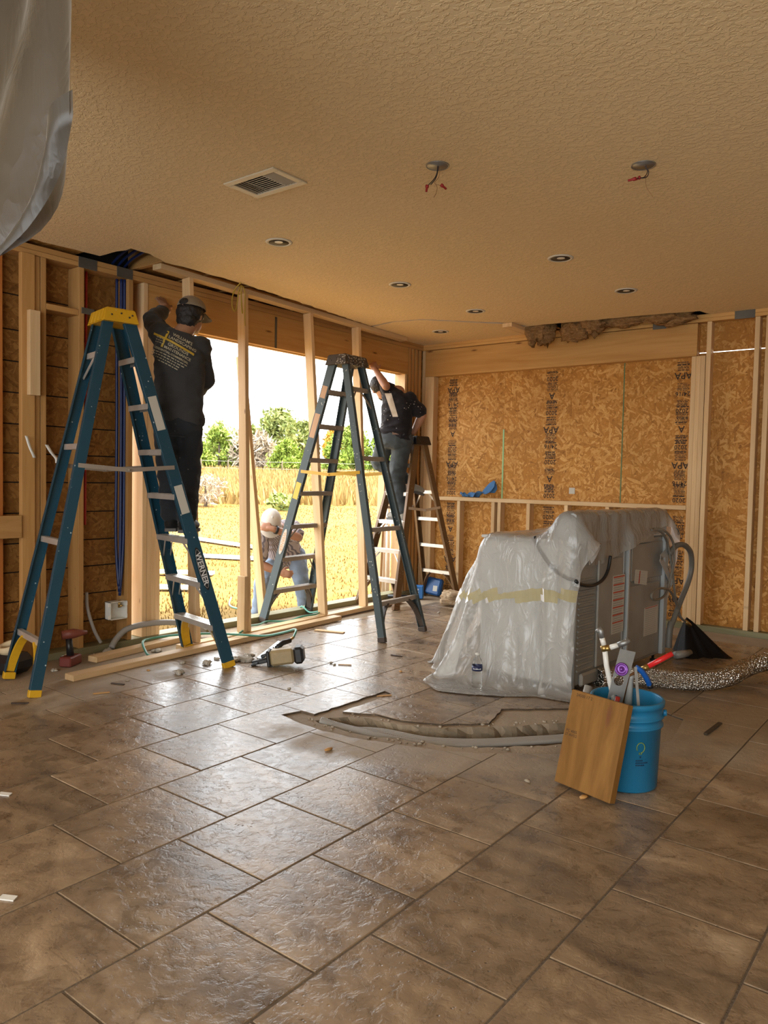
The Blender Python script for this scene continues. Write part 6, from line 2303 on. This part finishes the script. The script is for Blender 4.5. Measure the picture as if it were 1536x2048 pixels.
def wrap(du, dv, off=0.0022):
    def fn(x, y):
        p = oA + uA * (x + du) + vA * (y + dv)
        h = bv.ray_cast(p, fA, 1.5)
        return (h[0] - fA * off) if h[0] is not None else p + fA * 0.25
    return fn


GOLD = simple('gold_print', (0.42, 0.27, 0.02), 0.6)
CREAM_PRINT = simple('cream_print', (0.36, 0.31, 0.20), 0.7)


def wrapped_rect(u0, u1, v0, v1, n=14, bend=0.0, shear=0.0):
    w = wrap(0, 0, 0.0032)
    m = MB()
    m.grid(lambda a, c: w(u0 + (u1 - u0) * a + shear * c, v0 + (v1 - v0) * c - bend * a * a), n, 4)
    return m


part('print_cross', merge(wrapped_rect(-0.150, 0.140, 0.018, 0.033, 20, 0.008), wrapped_rect(-0.080, -0.066, -0.040, 0.085, 12, 0.0, 0.01)), GOLD, shirtA)
for (s, size, du, dv, al) in (("WILLIAM'S", 0.030, 0.040, 0.070, 'CENTER'), ('LANDSCAPING', 0.029, 0.048, 0.040, 'CENTER'), ('GROUNDS', 0.030, 0.032, -0.010, 'CENTER'),
                              ('MAINTENANCE', 0.027, 0.036, -0.038, 'CENTER'), ('RESIDENTIAL-COMMERCIAL', 0.0195, 0.0, -0.064, 'CENTER')):
    part('print_lettering', text_mb(s, size, (0, 0, 0), (1, 0, 0), (0, 1, 0), (0, 0, 1), 0, 0.0006, al, wrap(du, dv)), CREAM_PRINT, shirtA)
m = MB()
rr_ = random.Random(5)
w0 = wrap(0, 0)
for k in range(4):
    x = -0.125 + 0.03 * (k == 3)
    while x < 0.12 - 0.02 * k:
        l = rr_.uniform(0.008, 0.024)
        y = -0.082 - 0.018 * k
        m.add([w0(x, y), w0(x + l, y), w0(x + l, y + 0.006), w0(x, y + 0.006)], [(0, 1, 2, 3)])
        x += l + 0.006
for k in range(3):
    x = -0.125
    while x < -0.07:
        l = rr_.uniform(0.008, 0.016)
        y = 0.012 - 0.016 * k
        m.add([w0(x, y), w0(x + l, y), w0(x + l, y + 0.005), w0(x, y + 0.005)], [(0, 1, 2, 3)])
        x += l + 0.005
part('fine_print', m, CREAM_PRINT, shirtA, kind='stuff')

# --- man on the brown ladder
TB = (-4.60, 6.12, 0)
B_ = lambda x, y, b=0.0: plane_pt(TB, x, y, b)
JB = dict(face_dir=(-0.93, 0.36, 0), HL=B_(775, 874, 0.02), HR=B_(806, 880, -0.03), SL=B_(776, 779, 0.06), SR=B_(818, 800, -0.04), N=B_(785, 775),
          H=B_(760, 776, 0.12), up=(-0.55, 0.05, 0.84), look=(-0.6, 0.75, -0.1),
          EL=B_(772, 772, -0.10), WL=B_(752, 741, 0.02), ER=B_(845, 830, -0.03), WR=B_(826, 866, 0.10),
          KL=B_(757, 925, 0.26), KR=B_(792, 958, 0.03), AL=B_(815, 962, 0.20), AR=B_(806, 1022, 0.02),
          TL=(0.85, 0.30, -0.25), TR=(-0.93, 0.05, 0), bulk=0.95, hem=0.02, belly_dir=(-0.93, 0.36, 0),
          handL=((-0.6, 0.2, 0.8), (-0.5, 0.8, 0.2), (0.6, 0.5, 0.2), 0.6), handR=((-0.8, 0.3, -0.3), (-0.3, 0.9, 0), (-0.2, 0.3, 0.9), 0.6))
manB, shirtB, trB, LB, RB = make_man('person', 'man in a black polo and grey jeans on the brown ladder', JB,
                                     dict(skin=SKIN_B, shirt=SHIRT_BLACK, trousers=JEANS_GREY, shoe=SNEAKER), {'L': 0.55, 'R': 0.75}, 4, (-4.60, 6.12, 0.85))
b = Blob()
b.ell(LB(0, -0.014, 0.030), (0.086, 0.102, 0.090), RB)
b.ell(LB(0, 0.060, -0.070), (0.050, 0.040, 0.045), RB)
part('hair', b.fused(0.008, 2, 0.006, (40, 40, 40), 7), HAIR, manB)
# cream panel down the back, wrapped on the polo
bvB = BVHTree.FromPolygons([ROOTM[shirtB.name] @ v.co for v in shirtB.data.vertices], [tuple(p.vertices) for p in shirtB.data.polygons])
m = MB()


def panel(u, v):
    a = B_(768 + 14 * u, 779, -0.4).lerp(B_(785 + 11 * u, 829, -0.4), v)
    d = Vector((TB[0], TB[1], 0)).normalized()
    h = bvB.ray_cast(a, d, 2.0)
    return (h[0] - d * 0.003) if h[0] is not None else a + d * 0.35


part('side_panel', MB().grid(panel, 8, 16), CREAM_PANEL, shirtB)
# back pocket
bvT = BVHTree.FromPolygons([ROOTM[trB.name] @ v.co for v in trB.data.vertices], [tuple(p.vertices) for p in trB.data.polygons])


def pocket(u, v):
    a = B_(776 + 24 * u, 862 + 34 * v - 3 * u, -0.4)
    d = Vector((TB[0], TB[1], 0)).normalized()
    h = bvT.ray_cast(a, d, 2.0)
    return (h[0] - d * 0.004) if h[0] is not None else a + d * 0.35


pkt = part('back_pocket', MB().grid(pocket, 8, 8), JEANS_GREY, trB)


def wallet(u, v):
    a = B_(784 + 14 * u, 859 + 7 * v, -0.4)
    d = Vector((TB[0], TB[1], 0)).normalized()
    h = bvT.ray_cast(a, d, 2.0)
    return (h[0] - d * 0.010) if h[0] is not None else a + d * 0.35


part('wallet', MB().grid(wallet, 5, 4), simple('brown_wallet', (0.16, 0.10, 0.07), 0.7), trB)

# --- man bending outside
TC = (-5.42, 5.28, 0)
C_ = lambda x, y, b=0.0: plane_pt(TC, x, y, b)
JC = dict(face_dir=(0.80, -0.55, -0.1), HL=C_(592, 1112, 0.18), HR=C_(548, 1116, 0.18), SL=C_(588, 1058, -0.10), SR=C_(524, 1062, -0.12), N=C_(555, 1050),
          H=C_(542, 1042, -0.24), up=(0.74, -0.55, 0.28), look=(0.25, -0.25, -0.95),
          EL=C_(596, 1074, -0.28), WL=C_(543, 1057, -0.36), ER=C_(520, 1128, -0.14), WR=C_(560, 1146, -0.14),
          KL=C_(604, 1165, 0.02), KR=C_(524, 1168, 0.05), AL=C_(611, 1222, 0.12), AR=C_(516, 1228, 0.10),
          TL=(0.80, -0.45, 0), TR=(0.75, -0.65, 0), bulk=0.98, hem=-0.06, belly_dir=(0.5, -0.4, -0.8), bow=(-0.02, 0.0, 0.10),
          handL=((-0.75, -0.55, 0.2), (-0.5, 0.6, 0), (0, 0, 1), 0.9), handR=((0.75, 0.55, -0.1), (0.3, 0.6, -0.5), (0, 0.2, 1), 0.9))
manC, shirtC, trC, LC, RC = make_man('person', 'man in a striped shirt and white cap bending over outside the opening', JC,
                                     dict(skin=SKIN_B, shirt=STRIPE, trousers=JEANS_BLUE, shoe=RED_SHOE), {'L': 0.7, 'R': 0.75}, 9, (-5.42, 5.28, -0.13))
cp = dome(LC, 1, 0.096, 0.112, 0.101, -0.010, 'cap', WHITE_CLOTH, manC)
cp.modifiers.new('thickness', 'SOLIDIFY').thickness = 0.003
brim(LC, cp, WHITE_CLOTH, 1, -0.035)
part('watch', MB().ring([(0.034, -0.012), (0.040, -0.012), (0.040, 0.012), (0.034, 0.012)], Vector(JC['WL']).lerp(Vector(JC['EL']), 0.18), (Vector(JC['EL']) - Vector(JC['WL'])).to_track_quat('Z', 'Y').to_matrix(), 20), BLACK, manC)
# ------------------------------------------------------------------ outdoors: trees, brush, grass, fence
def mat_leaf(name, lo, hi):
    t = NT(name)
    r = t.n('NewGeometry').outputs['Random Per Island']
    c = t.mix(r, lo, hi)
    c = t.val(c, 0.10)
    t.bs(color=c, rough=0.7, spec=0.2)
    return t.mat


LEAF_J = mat_leaf('juniper_foliage', (0.10, 0.16, 0.02), (0.24, 0.30, 0.05))
LEAF_P = mat_leaf('pale_foliage', (0.15, 0.19, 0.05), (0.30, 0.33, 0.11))
LEAF_O = mat_leaf('autumn_foliage', (0.34, 0.17, 0.02), (0.5, 0.33, 0.05))
LEAF_G = mat_leaf('grey_twigs', (0.24, 0.19, 0.13), (0.44, 0.37, 0.29))
STRAW = mat_leaf('straw', (0.235, 0.15, 0.045), (0.31, 0.22, 0.08))
STRAW2 = mat_leaf('short_straw', (0.17, 0.10, 0.025), (0.235, 0.145, 0.042))
BARK = simple('bark', (0.09, 0.065, 0.045), 0.9)


def tree(label, px, base_y, w, h, kind, dist=60.0, leaf=0.22, n=1900, seed=0, name='tree', group='trees beyond the fence'):
    rn = np.random.RandomState(seed)
    d = _dir(px, base_y)
    d = Vector((d.x, d.y, 0)).normalized()
    x, y = d.x * dist, d.y * dist
    z = gz(x, y) - 0.1
    root = thing(name, label, name if name != 'tree' else 'tree', (x, y, z), 0, group)
    mat = {'j': LEAF_J, 'p': LEAF_P, 'o': LEAF_O, 'g': LEAF_G}[kind]
    # crown of leaf sprays gathered in clumps
    ncl = 26
    cl = []
    for i in range(ncl):
        u = rn.uniform(0, 2 * math.pi)
        t = rn.uniform(0.0, 1.0)
        if kind == 'j':
            rad = (0.50 * (1 - t) ** 0.55 + 0.06) * w * math.sqrt(rn.uniform(0.15, 1))
            zz = 0.10 * h + t * 0.84 * h
        else:
            rad = 0.46 * w * math.sqrt(max(0.0, 1 - (2 * t - 1) ** 2) + 0.06) * math.sqrt(rn.uniform(0.15, 1))
            zz = 0.20 * h + t * 0.74 * h
        cl.append((rad * math.cos(u), rad * math.sin(u), zz))
    cl = np.array(cl)
    idx = rn.randint(0, ncl, n)
    c = cl[idx] + rn.normal(0, 1, (n, 3)) * np.array((0.085 * w, 0.085 * w, 0.075 * h))
    c[:, 2] = np.clip(c[:, 2], 0.06 * h, 1.02 * h)
    a = rn.normal(0, 1, (n, 3))
    a[:, 2] += 0.5
    a /= np.linalg.norm(a, axis=1)[:, None]
    b = np.cross(a, rn.normal(0, 1, (n, 3)))
    b /= np.linalg.norm(b, axis=1)[:, None] + 1e-9
    ls = leaf * rn.uniform(0.6, 1.5, n)[:, None]
    wd = 0.12 if kind == 'g' else 0.34
    p0, p1, p2 = c - b * ls * wd, c + b * ls * wd, c + a * ls
    p3 = c - a * ls * 0.5
    vs = np.stack([p3, p0, p2, p1], 1).reshape(-1, 3) + np.array((x, y, z))
    m = MB()
    m.add(vs.tolist(), [(4 * i, 4 * i + 1, 4 * i + 2, 4 * i + 3) for i in range(n)])
    part('foliage' if kind != 'g' else 'twigs', m, mat, root)
    part('trunk', MB().tube([(x, y, z - 0.1), (x + 0.04 * w, y, z + 0.3 * h), (x, y, z + 0.75 * h)], [0.05 * w, 0.04 * w, 0.012 * w], 7), BARK, root)
    return root


K = 60 / 1530.0
tree('bushy green juniper left of the leaning stud, dense to the ground', 437, 925, 68 * K, 84 * K, 'j', 58, 0.20, 2600, 1)
tree('low bright green juniper at the foot of the bushy one', 400, 925, 46 * K, 56 * K, 'j', 56, 0.18, 1600, 2)
tree('tall pale grey-green tree behind the bushy juniper', 452, 925, 84 * K, 104 * K, 'p', 66, 0.26, 2600, 3)
tree('tallest round-crowned pale green tree in the tree line', 557, 930, 84 * K, 132 * K, 'p', 66, 0.28, 3200, 4)
tree('pale green tree beside the tallest one, behind the grey-blue ladder', 604, 930, 66 * K, 108 * K, 'p', 67, 0.26, 2600, 5)
tree('bright green juniper in front of the tallest tree', 576, 938, 68 * K, 62 * K, 'j', 55, 0.19, 2400, 6)
tree('orange-yellow autumn tree behind the green juniper', 664, 930, 40 * K, 96 * K, 'o', 66, 0.24, 1700, 7)
tree('green juniper between two shoring studs', 672, 938, 52 * K, 74 * K, 'j', 56, 0.19, 2000, 8)
tree('broad green juniper next to the shoring stud by the ladder', 712, 938, 60 * K, 92 * K, 'j', 57, 0.20, 2400, 9)
tree('pale tree behind the broad juniper', 700, 930, 60 * K, 104 * K, 'p', 67, 0.26, 1800, 10)
tree('green juniper seen past the man in the black polo', 762, 938, 56 * K, 84 * K, 'j', 57, 0.20, 1800, 11)
tree('green juniper seen between the wall end and the timber post', 272, 942, 50 * K, 66 * K, 'j', 54, 0.20, 1800, 12)
tree('pale tree hidden behind the man in the charcoal shirt', 350, 930, 70 * K, 84 * K, 'p', 66, 0.26, 1600, 13)
tree('pale green tree filling the tree line near the shoring stud', 505, 930, 60 * K, 96 * K, 'p', 68, 0.26, 1800, 14)
tree('bare grey brush beside the bushy juniper', 482, 930, 40 * K, 72 * K, 'g', 57, 0.50, 700, 15, 'brush', 'bare brush in the tree line')
tree('bare grey brush in front of the tallest tree', 524, 932, 44 * K, 76 * K, 'g', 57, 0.50, 800, 16, 'brush', 'bare brush in the tree line')
tree('dry grey-green weed bush standing in the yellow grass', 410, 978, 1.35, 1.0, 'g', 23, 0.13, 900, 17, 'bush', 'weeds in the field')
tree('small dry green weed in the yellow grass', 566, 985, 0.9, 0.55, 'p', 22, 0.14, 260, 18, 'bush', 'weeds in the field')


def grass(name, label, n, d0, d1, h0, h1, mat, seed, power=1.0):
    rn = np.random.RandomState(seed)
    vs = []
    for i in range(n):
        k = rn.uniform(0, 1) ** power
        dist = d0 + (d1 - d0) * k
        px = rn.uniform(225, 840)
        d = _dir(px, 950)
        d = Vector((d.x, d.y, 0)).normalized()
        x, y = d.x * dist, d.y * dist
        if x > -5.25:
            continue
        z = gz(x, y)
        h = rn.uniform(h0, h1)
        a = rn.uniform(0, 6.28)
        w = h * 0.10 + dist * 0.0006
        lx, ly = rn.normal(0, 0.25) * h, rn.normal(0, 0.25) * h
        ca, sa = math.cos(a) * w, math.sin(a) * w
        vs += [(x - ca, y - sa, z - 0.01), (x + ca, y + sa, z - 0.01), (x + lx, y + ly, z + h)]
    m = MB()
    m.add(vs, [(3 * i, 3 * i + 1, 3 * i + 2) for i in range(len(vs) // 3)])
    solo(name, m, mat, label, 'grass', kind='stuff', base=(-10, 8, 0))


grass('tall_dry_grass', 'tall pale dry grass at the far end of the field', 16000, 24, 58, 0.25, 0.60, STRAW, 3)
grass('short_dry_grass', 'short golden stubble grass nearer the house', 16000, 6.5, 26, 0.015, 0.05, STRAW2, 4, 1.3)
# wire fence in front of the trees
fw = MB()
fx = []
fence = thing('wire_fence', 'thin wire fence running along the foot of the trees', 'fence', (-42, 38, 1.5))
pp_ = []
for i in range(12):
    px = 240 + i * 54
    d = _dir(px, 940)
    d = Vector((d.x, d.y, 0)).normalized() * 51
    z = gz(d.x, d.y)
    pp_.append(Vector((d.x, d.y, z)))
    part('fence_post', MB().tube([(d.x, d.y, z - 0.1), (d.x, d.y, z + 1.0)], 0.04, 6), BARK, fence)
for hgt in (0.45, 0.9):
    part('fence_wire', MB().tube([p + Vector((0, 0, hgt)) for p in pp_], 0.010, 4), STEEL, fence)
